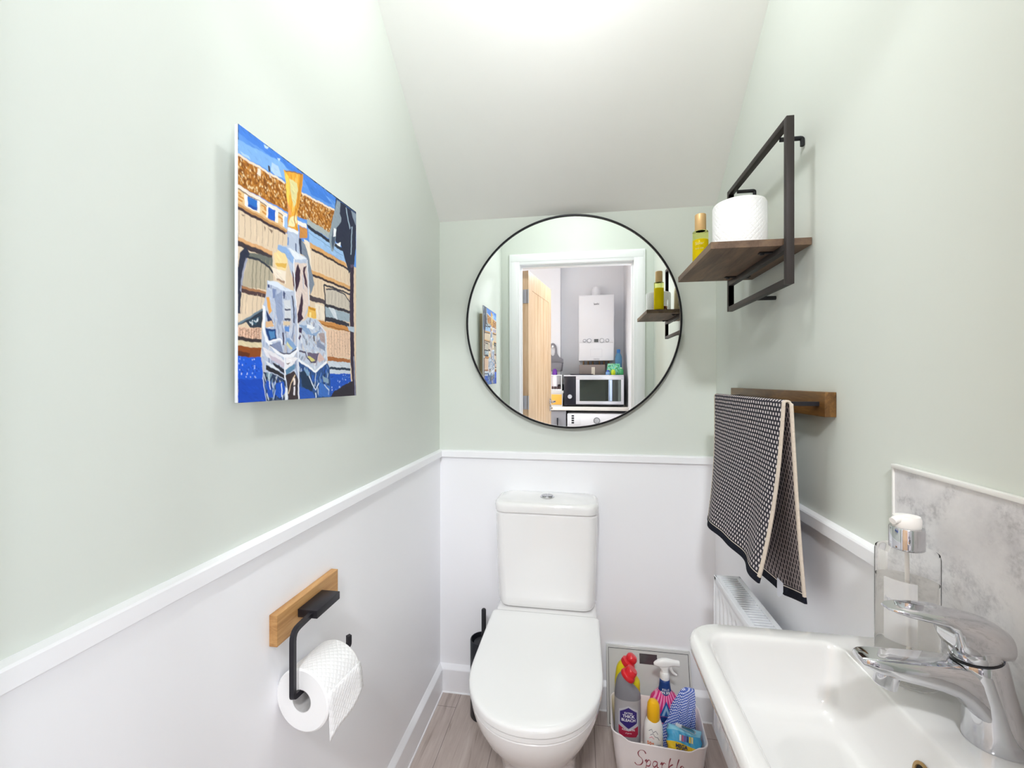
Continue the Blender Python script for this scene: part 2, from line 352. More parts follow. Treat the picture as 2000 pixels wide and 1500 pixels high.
# ---------------------------------------------------------------- painting
PAINT = """5b93e0 5,0 1000,8 1000,652 0,746
4480da 5,0 762,8 759,29 5,34
7fb0ec 0,58 286,24 340,39 297,87 0,107
a9cbf2 9,97 63,90 76,98 25,105
c3dcf6 157,8 190,0 180,12 161,17
c3dcf6 244,23 270,16 260,31
b3d0f3 210,54 255,53 281,87 235,98 205,89
3f7cd4 455,30 652,30 725,54 518,74
e2cdb2 0,306 1000,304 1000,1000 1,999
a8681f 0,117 313,99 435,96 759,68 728,199 488,202 322,215 0,220
f3dcc6 0,117 139,111 302,105 301,96 138,102 0,108
f3dcc6 435,101 752,77 751,68 434,92
f3e3d3 120,115 139,114 134,140 111,140
3a3c48 186,74 187,96 200,95 199,73
d8c9ba 188,100 194,120 205,117 199,97
f0e4d8 0,219 322,223 320,238 0,233
8a7260 0,237 319,243 320,238 0,232
e8c690 0,237 321,243 320,295 0,286
d08a3c 0,253 21,253 21,246 0,246
d08a3c 5,262 34,262 34,255 5,255
d08a3c 0,275 25,275 25,268 0,268
d08a3c 138,250 171,251 172,244 139,243
d08a3c 157,258 190,259 191,252 158,251
d08a3c 144,274 177,274 177,267 144,267
d08a3c 256,260 293,260 293,253 256,253
d08a3c 277,269 314,269 314,262 277,262
f7f1ea 38,239 130,237 130,283 38,282
2b6fc4 57,239 114,238 113,279 56,277
1d4fa6 63,266 113,267 113,279 56,277
f7f1ea 174,235 254,235 254,284 172,282
2763c8 185,237 233,238 233,284 184,282
f2f2f5 290,235 321,235 319,289 288,292
9cc0ea 301,238 321,237 319,286 298,286
bd8a55 0,281 319,286 316,303 0,300
dcb480 0,287 316,294 317,287 0,280
3d2b33 0,308 166,312 304,313 305,302 167,301 0,297
b79f86 7,308 5,396 8,397 10,309
b79f86 40,308 38,396 41,397 43,309
b79f86 74,309 72,395 75,396 77,310
b79f86 110,309 108,394 111,395 113,310
b79f86 147,310 145,393 148,394 150,311
b79f86 185,310 183,393 186,394 188,311
b79f86 217,310 215,392 218,393 220,311
b79f86 255,311 253,391 256,392 258,312
b79f86 286,311 284,391 287,392 289,312
8f7866 21,321 42,316 31,325
8f7866 158,319 168,325 161,343
8f7866 187,319 216,323 206,337
d9a877 0,427 214,426 213,405 0,406
c48d5b 0,425 213,426 214,419 0,418
40363c 0,439 102,438 211,441 212,422 103,419 0,420
b9ae98 64,443 214,439 223,564 23,576
6c7069 64,444 212,431 214,465 131,463 64,464
8b8675 87,466 80,578 85,579 92,467
8b8675 109,461 103,574 108,575 114,462
8b8675 137,455 130,570 135,571 142,456
8b8675 165,449 158,565 163,566 170,450
8b8675 194,442 187,560 192,561 199,443
2f3440 55,467 116,465 185,475 219,493 224,486 188,466 117,456 54,458
2d3246 46,427 13,464 0,518 0,573 0,628 0,680 16,680 16,631 23,578 33,525 44,479 71,450
9da2b8 46,470 30,511 20,560 12,598 21,601 29,563 39,514 55,473
513c3e 21,601 169,599 168,574 20,576
a87650 23,586 169,583 168,574 22,577
b9a58c 0,611 0,683 1,683 1,611
b9a58c 28,605 21,678 24,679 31,606
b9a58c 49,602 43,675 46,676 52,603
b9a58c 88,596 82,670 85,671 91,597
b9a58c 115,592 109,667 112,668 118,593
b9a58c 143,587 136,664 139,665 146,588
2c3645 0,718 68,680 152,643 141,718 73,722 47,705 0,724
6c8292 1,722 74,685 151,650 148,643 71,678 0,715
2f5166 64,697 131,675 113,708 73,709
dfe8ef 77,705 90,706 82,715
e7c3aa 0,728 141,718 141,770 0,767
b98d78 10,730 8,768 13,769 15,731
b98d78 25,729 23,767 28,768 30,730
b98d78 44,727 42,765 47,766 49,728
b98d78 61,726 59,764 64,765 66,727
b98d78 79,724 76,762 81,763 84,725
b98d78 94,722 92,761 97,762 99,723
b98d78 110,721 108,760 113,761 115,722
b98d78 126,719 124,759 129,760 131,720
3b3235 0,776 140,777 141,762 0,761
dccdaa 0,775 141,775 141,795 0,794
8d4a20 0,794 141,795 134,831 0,833
5f2f18 0,814 69,816 64,831 0,833
1f5ad2 0,833 141,830 170,1000 3,1000
1a49b8 1,915 156,913 170,1000 3,1000
f4ece4 398,225 476,221 476,240 401,242
c98a45 416,244 482,242 483,283 416,297
a9b1b0 482,195 705,197 699,228 482,222
262a3a 476,220 691,232 838,238 838,256 489,237
9cc0e6 489,237 838,256 872,304 502,295
6f93bd 494,254 838,279 839,276 495,251
d7a468 505,294 872,308 881,326 509,321
3a2a30 520,326 692,330 906,339 907,328 693,319 521,315
f0e2cf 452,293 502,296 523,421 497,375
d8a76e 519,415 926,417 926,434 520,432
35252d 519,442 925,446 926,435 520,431
c2a283 546,344 549,411 552,410 549,343
c2a283 580,345 583,411 586,410 583,344
c2a283 616,347 619,411 622,410 619,346
c2a283 652,348 656,411 659,410 655,347
c2a283 690,349 693,411 696,410 693,348
c2a283 729,350 732,411 735,410 732,349
c2a283 768,352 772,411 775,410 771,351
c2a283 809,353 813,411 816,410 812,352
c2a283 852,355 855,411 858,410 855,354
c2a283 895,356 899,411 902,410 898,355
c2a283 547,448 550,525 553,524 550,447
c2a283 577,448 580,524 583,523 580,447
c2a283 608,449 611,523 614,522 611,448
c2a283 639,449 643,522 646,521 642,448
4c4147 502,532 738,535 734,553 502,557
ccc3b5 652,478 733,468 843,472 919,494 925,546 654,550
9a9183 679,490 681,560 684,559 682,489
9a9183 715,485 716,555 719,554 718,484
9a9183 751,479 752,550 755,549 754,478
9a9183 788,473 790,545 793,544 791,472
9a9183 826,467 828,540 831,539 829,466
9a9183 865,460 867,534 870,533 868,459
9a9183 906,454 908,529 911,528 909,453
33313b 632,462 644,533 645,637 656,636 655,532 643,461
33313b 638,466 779,464 926,466 927,457 779,455 637,457
3d3b45 659,481 763,469 858,476 921,504 924,497 859,469 762,462 658,474
2d2a35 654,564 920,563 919,548 653,549
9fb0bb 650,564 921,564 917,608 782,614 655,621
d4dce2 683,562 750,564 782,614 735,605
2c2c38 655,611 782,610 913,616 914,637 655,631
efe2cf 551,561 640,566 641,629 558,635
c2a283 589,572 590,635 593,634 592,571
c98b4c 579,638 736,633 897,637 923,659 737,665 613,655
8f5a2d 612,655 782,659 922,661 923,656 783,654 613,650
e9c9ae 656,673 923,659 926,798 672,801
bd9378 683,677 687,800 690,799 686,676
bd9378 711,674 715,798 718,797 714,673
bd9378 739,672 744,797 747,796 742,671
bd9378 769,669 773,796 776,795 772,668
bd9378 798,666 803,794 806,793 801,665
bd9378 829,663 834,793 837,792 832,662
bd9378 860,661 865,791 868,790 863,660
bd9378 892,658 897,790 900,789 895,657
a8683a 672,801 926,806 927,823 673,823
cfd8e2 673,823 925,823 927,882 696,886
263548 695,852 926,852 926,865 695,864
1d54bd 696,886 927,881 938,927 705,1000
2a2430 705,1000 742,972 928,923 982,923 1000,1000
242a40 762,8 1000,9 995,190 975,293 911,354 881,313 838,256 809,220 763,228 712,150 741,87
8e9ca6 771,11 810,11 802,69 822,88 819,109 765,153 755,233 729,282 711,286 684,217 712,157 741,87
46566a 727,170 757,162 751,227 725,276 714,237
eef2f4 735,165 763,160 758,197 732,211
eef0f0 759,234 817,213 806,239
9fb5c4 868,20 918,118 942,95 929,248 940,249 953,94 927,109 879,15
8695a5 933,14 1000,13 992,76 960,47
33243a 923,312 971,302 967,487 974,751 1000,1000 971,1000 931,830 918,526 924,417
a9b4cf 966,790 985,1000 992,999 973,789
b8c6d4 888,632 975,631 976,662 906,653
5c4f68 929,318 968,310 965,295 926,303
bac6da 320,276 410,270 420,367 478,371 503,588 450,654 403,672 361,484 315,403 249,388 257,369 321,358
eef1f5 325,278 407,272 405,287 323,293
4a5a80 383,331 386,376 395,375 392,330
2f3650 411,299 421,365 442,362 432,296
6f8fc4 323,319 324,352 333,351 332,318
8fb0dd 252,372 315,364 371,396 366,425 315,406 252,391
e6ebf3 326,361 417,367 478,376 377,401
7c8797 434,301 465,315 500,374 546,476 511,534 491,460 478,373 435,363
e0cfc6 377,413 478,395 496,575 450,654 397,660 387,541
3a2438 406,413 424,435 418,486 393,540 384,529 378,481 392,435
3a2438 437,530 446,563 438,628 450,644 403,672 402,632
4a3040 454,416 478,408 460,440 473,463 489,509 461,491 445,437
5a3a48 360,454 377,469 381,536 364,514
f4f6fa 367,402 371,481 383,572 396,672 403,671 390,571 378,480 374,401
e9edf5 481,381 492,491 496,581 501,580 497,490 486,380
a8b4cc 439,453 449,515 454,514 444,452
e9a636 294,50 449,7 432,97 398,197 404,273 370,274 323,275 330,206 319,176 310,100
f6cf5a 302,53 329,63 340,110 330,203 316,148
dcd49a 334,70 396,69 405,94 389,154 369,185 349,131
c9862a 419,18 446,11 415,140 389,200 403,107
8c6344 299,49 446,7 437,15 313,50
f2e7b0 389,209 344,233 325,272 375,264 398,236
f0a25c 316,162 344,198 358,224 330,220
c77f1e 385,179 371,234 395,270 402,265 378,233 392,182
bcc6da 178,528 237,523 372,539 396,633 404,785 412,1000 170,1000 149,914 141,772 155,630 169,590
f2d9a0 221,412 257,394 305,393 322,416 316,459 253,472 229,456
e2b456 232,450 316,429 310,451 247,460
f4e6d4 207,467 237,472 311,463 306,518 237,513
a88872 240,508 300,507 298,518 243,516
dfe8f6 183,526 237,521 372,540 279,549 183,538
3e4a76 178,542 181,554 194,551 191,539
7d8db6 212,552 238,553 233,589 218,591
e9a958 174,592 193,589 208,642 188,658
2c3c68 169,644 188,658 223,691 179,684 169,646
e0b78c 169,688 208,681 228,702 169,711
1d3f7a 167,714 236,714 241,756 189,765
4f86bb 189,723 229,722 231,748 199,754
94a2c2 233,580 284,552 285,672 259,693 238,652
414b70 292,550 309,554 301,579 293,580
d6d9df 295,586 345,578 351,657 301,663
4b4f66 301,627 345,624 344,617 300,620
3f4458 301,668 348,666 347,657 300,659
4b5068 355,561 367,636 368,675 379,674 378,635 366,560
5f8ed2 302,695 334,691 335,713 302,713
dfc9a8 291,672 345,669 340,685 291,690
86a6cf 310,739 335,740 398,776 363,797 307,760
d8d6a8 318,754 363,784 352,791 316,769
f2f4fa 150,629 146,715 167,767 204,786 246,813 302,823 366,820 409,785 398,772 361,803 303,806 253,798 213,771 180,756 163,714 167,630
2c3050 193,779 238,794 280,809 347,807 393,785 390,780 346,802 281,804 239,789 194,774
f0f2f8 189,770 269,755 287,771 294,764 270,746 188,761
38304e 282,720 288,773 299,772 293,719
8490b0 199,777 270,760 292,804 249,800
e8e6ec 146,789 209,802 297,834 297,861 170,822
cabfce 189,815 303,846 297,867 209,837
27262e 170,856 303,897 306,912 170,876
2a2c3a 209,846 303,873 303,891 229,866
e2e8ee 167,839 209,855 271,880 240,877 180,856
2a3a58 151,885 209,890 303,915 331,1000 173,998
7c98a8 170,885 214,893 199,913 175,902
1f56c0 240,931 293,922 309,967 261,993 230,972
1f50b8 170,916 200,922 220,986 185,983
e6eef6 186,884 192,925 197,954 202,953 197,924 191,883
dfe9f5 273,931 278,985 285,984 280,930
e9eff7 304,946 325,949 326,998 304,998
3a2f35 309,894 376,880 405,912 412,1000 331,1000
5b86a8 308,870 381,849 381,871 314,894
e2c9a8 379,893 345,929 327,972 334,975 350,932 384,898
efe2dc 365,909 368,940 383,939 380,908
e8e4ea 369,946 370,984 383,983 382,945
f4f5fa 295,815 298,867 301,915 310,914 307,866 304,814
e9ecf5 398,672 401,785 406,1000 415,999 410,784 407,671
f0eef2 308,821 404,820 370,849 308,873
6d5a58 308,845 347,844 325,851
e8b95a 490,586 561,583 564,629 562,632 487,634
c78a2a 493,586 558,587 555,597 500,598
f6dd96 500,611 519,608 519,644 503,646
c4cede 409,673 494,636 562,633 606,654 652,684 665,825 555,883 410,835
8fa9cc 409,674 475,674 527,705 613,680 560,712 476,713
eef2f6 482,667 552,673 526,685 475,684
3b2c48 412,687 439,687 433,710 412,709
4a3a5a 421,716 409,736 420,743 432,723
ab9a9a 586,700 642,691 650,743 601,732
8792ac 567,735 650,756 650,777 567,762
2f2a3c 536,711 542,737 551,734 545,708
6b5f76 483,793 588,791 568,829 522,838 490,819
d5cc80 483,810 515,811 555,823 528,834 496,825
d6b8b0 594,787 644,816 595,835 575,822
49415c 412,791 462,797 480,821 521,839 562,835 590,792 585,789 559,830 522,832 485,816 465,790 413,784
2c4f86 412,835 555,883 666,829 695,856 705,1000 417,1000
1f3550 417,880 478,872 543,937 517,977 442,943
2656b4 417,943 530,971 557,1000 418,1000
7fa3c4 453,866 490,872 503,898 478,898
89a5bb 624,896 681,909 682,931 631,924
3c6fc0 590,927 697,945 698,995 584,995
f4f6fb 409,834 476,857 555,883 618,856 667,832 662,821 613,845 554,872 479,846 412,823
dce6f2 494,900 533,943 557,964 592,933 587,928 556,957 538,938 499,895
dfe8f2 652,683 663,818 670,817 659,682
cfdcea 556,882 550,943 555,944 561,883
e6eef6 552,974 557,998 566,997 561,973
c8d6e4 637,940 687,968 680,986 685,987 692,963 640,935
e8e4f0 653,681 587,653 584,658 650,686"""
t = thing('canvas_painting', 'unframed canvas painting of glass bottles before a fence on the left wall', 'painting', (-.53, .599, 1.628))
PWD, PHT = .3585, .4365
bm = bmesh.new(); bx(bm, -.5362, -.5302, .599, .599+PWD, 1.628-PHT, 1.628, .001); part(bm, 'canvas', mat('primed_canvas', 'e9ecf2', .8), t)
bm = bmesh.new(); bx(bm, XL+.0005, -.5363, .640, .599+PWD-.04, 1.628-PHT+.04, 1.628-.04); part(bm, 'stretcher', mat('pine_stretcher', 'cbb592', .7), t, smooth=False)
import numpy as np
# the picture is brushed onto a fine grid of canvas points (colour belongs to the canvas, in canvas coordinates 0..1000)
GW, GH, SS = 440, 536, 2
IW, IH = GW*SS, GH*SS
img = np.zeros((IH, IW, 3)); yy_, xx_ = np.mgrid[0:IH, 0:IW]
PX = (xx_+.5)/IW*1000+1.5*np.sin(yy_*.055+xx_*.021)+1.0*np.sin(yy_*.17); PY = (yy_+.5)/IH*1000+1.5*np.sin(xx_*.06+1)+.8*np.sin(xx_*.19+yy_*.05)
def pf(col, pts, al=1.0):
    c = np.array(lin(col)) if isinstance(col, str) else np.array(col)
    xs = [p[0] for p in pts]; ys = [p[1] for p in pts]
    i0, i1 = max(0, int(min(xs)/1000*IW)-4), min(IW, int(max(xs)/1000*IW)+5); j0, j1 = max(0, int(min(ys)/1000*IH)-4), min(IH, int(max(ys)/1000*IH)+5)
    if i1 <= i0 or j1 <= j0: return
    X, Y = PX[j0:j1, i0:i1], PY[j0:j1, i0:i1]; m = np.zeros(X.shape, bool)
    for (x1, y1), (x2, y2) in zip(pts, pts[1:]+pts[:1]):
        if y1 == y2: continue
        m ^= ((y1 > Y) != (y2 > Y)) & (X < (x2-x1)*(Y-y1)/(y2-y1)+x1)
    img[j0:j1, i0:i1][m] = img[j0:j1, i0:i1][m]*(1-al)+c*al
def inside(p, poly):
    r = False
    for (x1, y1), (x2, y2) in zip(poly, poly[1:]+poly[:1]):
        if (y1 > p[1]) != (y2 > p[1]) and p[0] < (x2-x1)*(p[1]-y1)/(y2-y1)+x1: r = not r
    return r
rnd = random.Random(4)
def speck(poly, n, cols, a, b, ang=0, jit=.6, al=.8):
    xs = [p[0] for p in poly]; ys = [p[1] for p in poly]; k = 0
    for _ in range(n*5):
        p = (rnd.uniform(min(xs), max(xs)), rnd.uniform(min(ys), max(ys)))
        th = ang+rnd.uniform(-jit, jit); ca, sa = math.cos(th), math.sin(th); A = a*rnd.uniform(.6, 1.4); B = b*rnd.uniform(.6, 1.4)
        if not inside(p, poly) or not all(inside((p[0]+s_*ca*A*.8, p[1]+s_*sa*A*.8), poly) and inside((p[0]-s_*sa*B*.8, p[1]+s_*ca*B*.8), poly) for s_ in (1, -1)): continue
        pf(rnd.choice(cols), [(p[0]+A*math.cos(q)*ca-B*math.sin(q)*sa, p[1]+A*math.cos(q)*sa+B*math.sin(q)*ca) for q in [PI*2*i/7 for i in range(7)]], al)
        k += 1
        if k >= n: break
def tone(c, f): c = lin(c); return tuple(min(1, v*f) for v in c)
seen = {}
for ln in PAINT.strip().split('\n'):
    c, *ps = ln.split(); ps = [tuple(int(v) for v in p.split(',')) for p in ps]; pf(c, ps); seen[c] = seen.get(c, 0)+1
    # brush grain inside every larger patch
    ar = abs(sum(x1*y2-x2*y1 for (x1, y1), (x2, y2) in zip(ps, ps[1:]+ps[:1])))/2
    if ar > 1500 and c not in ('a8681f',):
        wood_ = c in ('e2cdb2', 'e9c9ae', 'e7c3aa', 'efe2cf', 'ccc3b5', 'b9ae98')
        n_ = int(min(420, ar/(260 if wood_ else 420)))
        speck(ps, n_, [tone(c, .80), tone(c, .88), tone(c, 1.10), tone(c, 1.2)], 3 if wood_ else 14, 22 if wood_ else 3.2, 0 if wood_ else .35, .12, .5)
    if c == 'a8681f': speck(ps, 520, ['7a4714', '8a5216', '9a5c1a'], 8, 8, 0, 1, .7); speck(ps, 900, ['6e3d12', 'c8883a', 'dba25a', 'ecc890', 'f3dcae', 'b8761f', 'c8883a'], 4.2, 5.2)
    if c == '1f5ad2': speck(ps, 70, ['173c98', '5f8fe6', '16328a', '9cc0f4', 'dfe9fb'], 3.2, 3.6)
    if c == '1d54bd': speck(ps, 40, ['14367f', 'a9cbf2', '3f7cd4', 'e6eefa'], 4, 3.4)
    if c in ('e9c9ae', 'e7c3aa'): speck(ps, 90, ['5c3f34', '8a6450', '3d2c28', 'c49a7c'], 2, 2.8)
    if c == '5b93e0': speck([(0, 0), (1000, 0), (1000, 330), (0, 330)], 260, ['4d87db', '6b9fe6', '79aaea', '5590e2'], 50, 4, .12, .08, .45)
    if c == 'bcc6da' and seen[c] == 1: speck(ps, 130, ['8fa0c4', 'e6ebf5', '6a7aa6', 'd7cfd0', '4d5a86', 'c9b49c'], 4, 24, 0, .3, .6)
    if c == '2a3a58': speck(ps, 90, ['1f50b8', '8aa4c0', '141c30', 'dfe8f2', '3f6aa8', '22304c'], 4, 20, 0, .5, .7)
    if c == 'c4cede': speck(ps, 110, ['8fa0c4', 'eef1f7', 'a79fae', 'd7cfc4', '6c7690'], 6, 13, 0, 1, .6)
    if c == '2c4f86': speck(ps, 100, ['1a2f58', '6f94c8', '2a62cc', 'c8d8ec', '16263f'], 5, 15, 0, .7, .65)
    if c == '2f5166': speck(ps, 14, ['e6eef4', '1c2c3a'], 5, 4)
    if c == 'e9a636': speck(ps, 30, ['f6c24a', 'd98f24', 'f9dc86'], 4, 22, .05, .15, .6)
img = img.reshape(GH, SS, GW, SS, 3).mean((1, 3))
for _ in range(1): img[1:-1, 1:-1] = .6*img[1:-1, 1:-1]+.1*(img[:-2, 1:-1]+img[2:, 1:-1]+img[1:-1, :-2]+img[1:-1, 2:])
gy, gz = np.meshgrid(np.linspace(0, PWD, GW), -np.linspace(0, PHT, GH))
co = np.stack([np.full(gy.size, 1e-4), gy.ravel(), gz.ravel()], 1)
ii = (np.arange(GH-1)[:, None]*GW+np.arange(GW-1)[None]).ravel(); quads = np.stack([ii, ii+GW, ii+GW+1, ii+1], 1)
me = bpy.data.meshes.new('painted_surface'); me.vertices.add(len(co)); me.vertices.foreach_set('co', co.astype(np.float32).ravel())
me.loops.add(quads.size); me.loops.foreach_set('vertex_index', quads.astype(np.int32).ravel())
me.polygons.add(len(quads)); me.polygons.foreach_set('loop_start', np.arange(0, quads.size, 4, dtype=np.int32)); me.update(calc_edges=True); me.validate()
at = me.color_attributes.new('Col', 'FLOAT_COLOR', 'POINT'); at.data.foreach_set('color', np.concatenate([img.reshape(-1, 3), np.ones((GW*GH, 1))], 1).astype(np.float32).ravel())
pm = mat('oil_paint', 'ffffff', .5, spec=.3); k = N(pm); a = k.n('ShaderNodeVertexColor', layer_name='Col'); k.col(a.outputs[0])
nz = k.noise(k.map(k.obj(), (1, 60, 220)), 1.5, 4); k.bump(nz, .1, .0006)
me.materials.append(pm); o = bpy.data.objects.new('painted_surface', me); C.objects.link(o); o.parent = t
# ---------------------------------------------------------------- toilet paper holder and roll
t = thing('toilet_roll_holder', 'black metal toilet roll holder on a small oak board, left wall', 'toilet roll holder', (-.54, .80, .77))
ow = wood('honey_oak', 'b98a55', '96683a', 'cda06a', (20, 3.5, 60), .5, 1.2)
bm = bmesh.new(); bx(bm, XL+.004, -.540, .700, .897, .747, .804, .001); part(bm, 'oak_board', ow, t, smooth=False)
bm = bmesh.new(); bx(bm, -.540, -.499, .757, .836, .771, .7865, .0008); part(bm, 'mounting_block', black_m, t)
bm = bmesh.new()
pts = [(-.512, .760, .7785), (-.510, .722, .7785)]+arc((-.509, .714, .7785), (-.508, .699, .778), (-.508, .699, .760), 5)+[(-.508, .699, .670)]+arc((-.508, .699, .666), (-.508, .699, .6605), (-.507, .706, .6605), 4)+[(-.493, .848, .6605)]+arc((-.493, .852, .6605), (-.492, .859, .6605), (-.492, .859, .667), 4)+[(-.492, .859, .6815)]
tube(bm, pts, .0042, square=True); part(bm, 'arm', black_m, t, ang=30)
# roll (axis along y), centre r
paper = mat('toilet_paper', 'f4f3f2', .9, spec=.1, sss=.0); k = N(paper); o_ = k.obj()
def quilt(name, cyl_axis):
    m = mat(name, 'f4f3f3', .9, spec=.1); k = N(m); uvn = k.uv(); sp = k.n('ShaderNodeSeparateXYZ'); k.put(uvn, sp.inputs[0])
    a = k.math('ADD', sp.outputs[0], sp.outputs[1]); b = k.math('SUBTRACT', sp.outputs[0], sp.outputs[1])
    f = k.math('MULTIPLY', k.math('ABSOLUTE', k.math('SINE', k.math('MULTIPLY', a, PI/.011))), k.math('ABSOLUTE', k.math('SINE', k.math('MULTIPLY', b, PI/.011))))
    f = k.math('POWER', f, .4)
    f = k.math('ADD', f, k.math('MULTIPLY', k.noise(uvn, 300, 2), .15)); k.bump(f, .45, .0018); return m
qm = quilt('quilted_paper', 'z')
def roll(name_parent, R, r, L, M, tail=None, parent=None):
    """paper roll around local z from 0..L; outer side, ends, cardboard core"""
    bm = bmesh.new(); seg = 64; uvl = bm.loops.layers.uv.new('UVMap'); rnd = random.Random(3)
    prof = [(r, .0), (R-.003, 0), (R, .0025), (R, L-.007), (R-.0022, L-.0022), (R-.007, L), (r, L)]
    vs = [[bm.verts.new((q*math.cos(2*PI*i/seg), q*math.sin(2*PI*i/seg), z)) for i in range(seg)] for q, z in prof]
    for j, (a, b) in enumerate(zip(vs, vs[1:])):
        for i in range(seg):
            f = bm.faces.new((a[i], a[(i+1) % seg], b[(i+1) % seg], b[i])); f.smooth = True; f.material_index = 1 if j == 2 else 0
            us = (i, i+1, i+1, i); zz = (prof[j][1], prof[j][1], prof[j+1][1], prof[j+1][1])
            for l, u, z in zip(f.loops, us, zz): l[uvl].uv = (2*PI*R*u/seg, z)
    bmesh.ops.transform(bm, matrix=M, verts=bm.verts)
    me = bpy.data.meshes.new('paper'); bm.to_mesh(me); bm.free(); me.materials.append(paper); me.materials.append(qm)
    o = bpy.data.objects.new('paper', me); C.objects.link(o); o.parent = parent; me.shade_smooth(); me.set_sharp_from_angle(angle=math.radians(30))
    bm = bmesh.new(); loft(bm, [[(q*math.cos(2*PI*i/32), q*math.sin(2*PI*i/32), z) for i in range(32)] for q, z in ((r, .0002), (r, L-.0002), (r-.001, L-.0002), (r-.001, .0002), (r, .0002))], False, False)
    bmesh.ops.transform(bm, matrix=M, verts=bm.verts); fin(bm, 'cardboard_core', mat('grey_cardboard', 'c2bfbd', .85), parent)
t = thing('toilet_roll', 'white quilted toilet roll hanging on the black holder', 'toilet roll', (-.5015, .714, .6455), (0, 0, math.radians(-7)))
roll('x', .0572, .0205, .099, Matrix.Rotation(-PI/2, 4, 'X'), parent=t)
bm = bmesh.new(); uvl = bm.loops.layers.uv.new('UVMap')
G = []
for j in range(13):
    s = j/12; row = []
    for i in range(9):
        u = i/8; zb = -.062+.034*u+.004*math.sin(7*u)
        z = .022+(zb-.022)*s; row.append(bm.verts.new(((math.sqrt(.0572**2-z*z) if z > 0 else .0572)+.0008+.006*s*s*math.sin(2.2*u+.4), .001+.0965*u, z)))
    G.append(row)
for j in range(12):
    for i in range(8):
        f = bm.faces.new((G[j][i], G[j][i+1], G[j+1][i+1], G[j+1][i])); f.smooth = True
        for l, (a, b) in zip(f.loops, ((i, j), (i+1, j), (i+1, j+1), (i, j+1))): l[uvl].uv = (b*.006, a*.013)
me = bpy.data.meshes.new('hanging_sheet'); bm.to_mesh(me); bm.free(); me.materials.append(qm); o = bpy.data.objects.new('hanging_sheet', me); C.objects.link(o); o.parent = t
md = o.modifiers.new('s', 'SOLIDIFY'); md.thickness = .0008; md.offset = 0
# ---------------------------------------------------------------- wall shelf
t = thing('wall_shelf', 'dark brown wooden shelf in a black metal frame on the right wall', 'shelf', (XR, 1.16, 1.52))
sw_ = wood('dark_walnut_board', '6d5645', '4e3a2c', '82694f', (30, 4, 30), .55)
bm = bmesh.new(); bx(bm, .278, XR-.001, 1.000, 1.324, 1.5135, 1.529, .0008); part(bm, 'shelf_board', sw_, t, smooth=False)
bm = bmesh.new(); fx, hy0, hy1, hz0, hz1, q = .4255, .979, 1.337, 1.4335, 1.768, .0065
# rectangular frame of square bar, wide face to the room
for b in ((hy0-q, hy0+q, hz0-q, hz1+q), (hy1-q, hy1+q, hz0-q, hz1+q), (hy0+q, hy1-q, hz1-q, hz1+q), (hy0+q, hy1-q, hz0-q, hz0+q)):
    bx(bm, fx-.0075, fx+.0075, b[0], b[1], b[2], b[3], .0006)
bronze = mat('dark_bronze_powder_coat', '3a3433', .5, metal=.35)
part(bm, 'metal_frame', bronze, t)
bm = bmesh.new(); bx(bm, fx-.007, fx+.007, hy0+q, hy1-q, 1.4995, 1.5130, .0006); part(bm, 'support_bar', bronze, t)
for y in (1.045, 1.275):
    for s in (-1, 1):
        bm = bmesh.new(); x0, x1 = (fx-.034, fx-.006) if s < 0 else (fx+.006, fx+.030)
        bx(bm, x0, x1, y-.006, y+.006, 1.5105, 1.5134, .0008); lathe(bm, [(0, 1.5075), (.004, 1.5075), (.0055, 1.5105), (0, 1.5105)], x0+.007 if s < 0 else x1-.007, y, 0, 12)
        part(bm, 'screw_tab', black_p, t)
for y in (1.035, 1.300):
    bm = bmesh.new(); tube(bm, [(fx+.006, y, 1.757), (XR-.009, y, 1.757)]+arc((XR-.008, y, 1.757), (XR-.003, y, 1.757), (XR-.003, y, 1.750), 4)+[(XR-.003, y, 1.740)], .0048, 12)
    part(bm, 'wall_hook', black_p, t)
for y in (1.175,):
    bm = bmesh.new(); tube(bm, [(fx+.005, y, 1.434), (XR-.0005, y, 1.434)], .0052, 12); part(bm, 'wall_spacer', black_p, t)
# things on the shelf
t = thing('toilet_roll', 'white quilted toilet roll standing upright on the shelf', 'toilet roll', (.3655, 1.088, 1.5295))
roll('x', .0575, .0205, .112, Matrix(), parent=t)
def thinglass(name, c, rough=.03, ior=1.2): return mat(name, c, rough, trans=1, ior=ior, spec=.5)
t = thing('perfume_bottle', 'slim yellow body mist bottle with gold cap at the far shelf end', 'bottle', (.333, 1.2975, 1.5295))
bm = bmesh.new(); lathe(bm, [(0, 0), (.0195, 0), (.021, .002), (.021, .117), (.0200, .1195), (.012, .1205), (0, .1205)], 0, 0, 0, 32); fin(bm, 'glass_bottle', mat('lime_tinted_glass', 'f4f6a0', .03, trans=1, ior=1.06), t)
bm = bmesh.new(); lathe(bm, [(0, .002), (.0203, .002), (.0203, .094), (.0196, .095), (0, .095)], 0, 0, 0, 32)
fin(bm, 'perfume', mat('yellow_perfume', 'fbd90c', .15, trans=0, ior=1.3), t)
bm = bmesh.new(); lathe(bm, [(0, .1205), (.0145, .1205), (.015, .122), (.015, .166), (.014, .168), (0, .168)], 0, 0, 0, 32); fin(bm, 'cap', mat('pale_gold_metal', 'e3bb84', .35, metal=.35), t)
def wrapc(cx, cy, cz, r, a0, sy=1):
    """wrap text x around a vertical cylinder; a0 = direction angle the text faces"""
    def f(p):
        a = a0+p.x/r; return Vector((cx+(r+p.z)*math.cos(a), cy+(r*sy+p.z)*math.sin(a), cz+p.y))
    return f
gold = mat('gold_print', 'f6e9a0', .5)
text('Solar', .0115, None, 'lettering', gold, t, .0002, 0, wrapc(0, 0, .082, .0211, math.radians(-112)))
text('body mist', .0055, None, 'lettering', gold, t, .0002, 0, wrapc(0, 0, .068, .0211, math.radians(-112)))
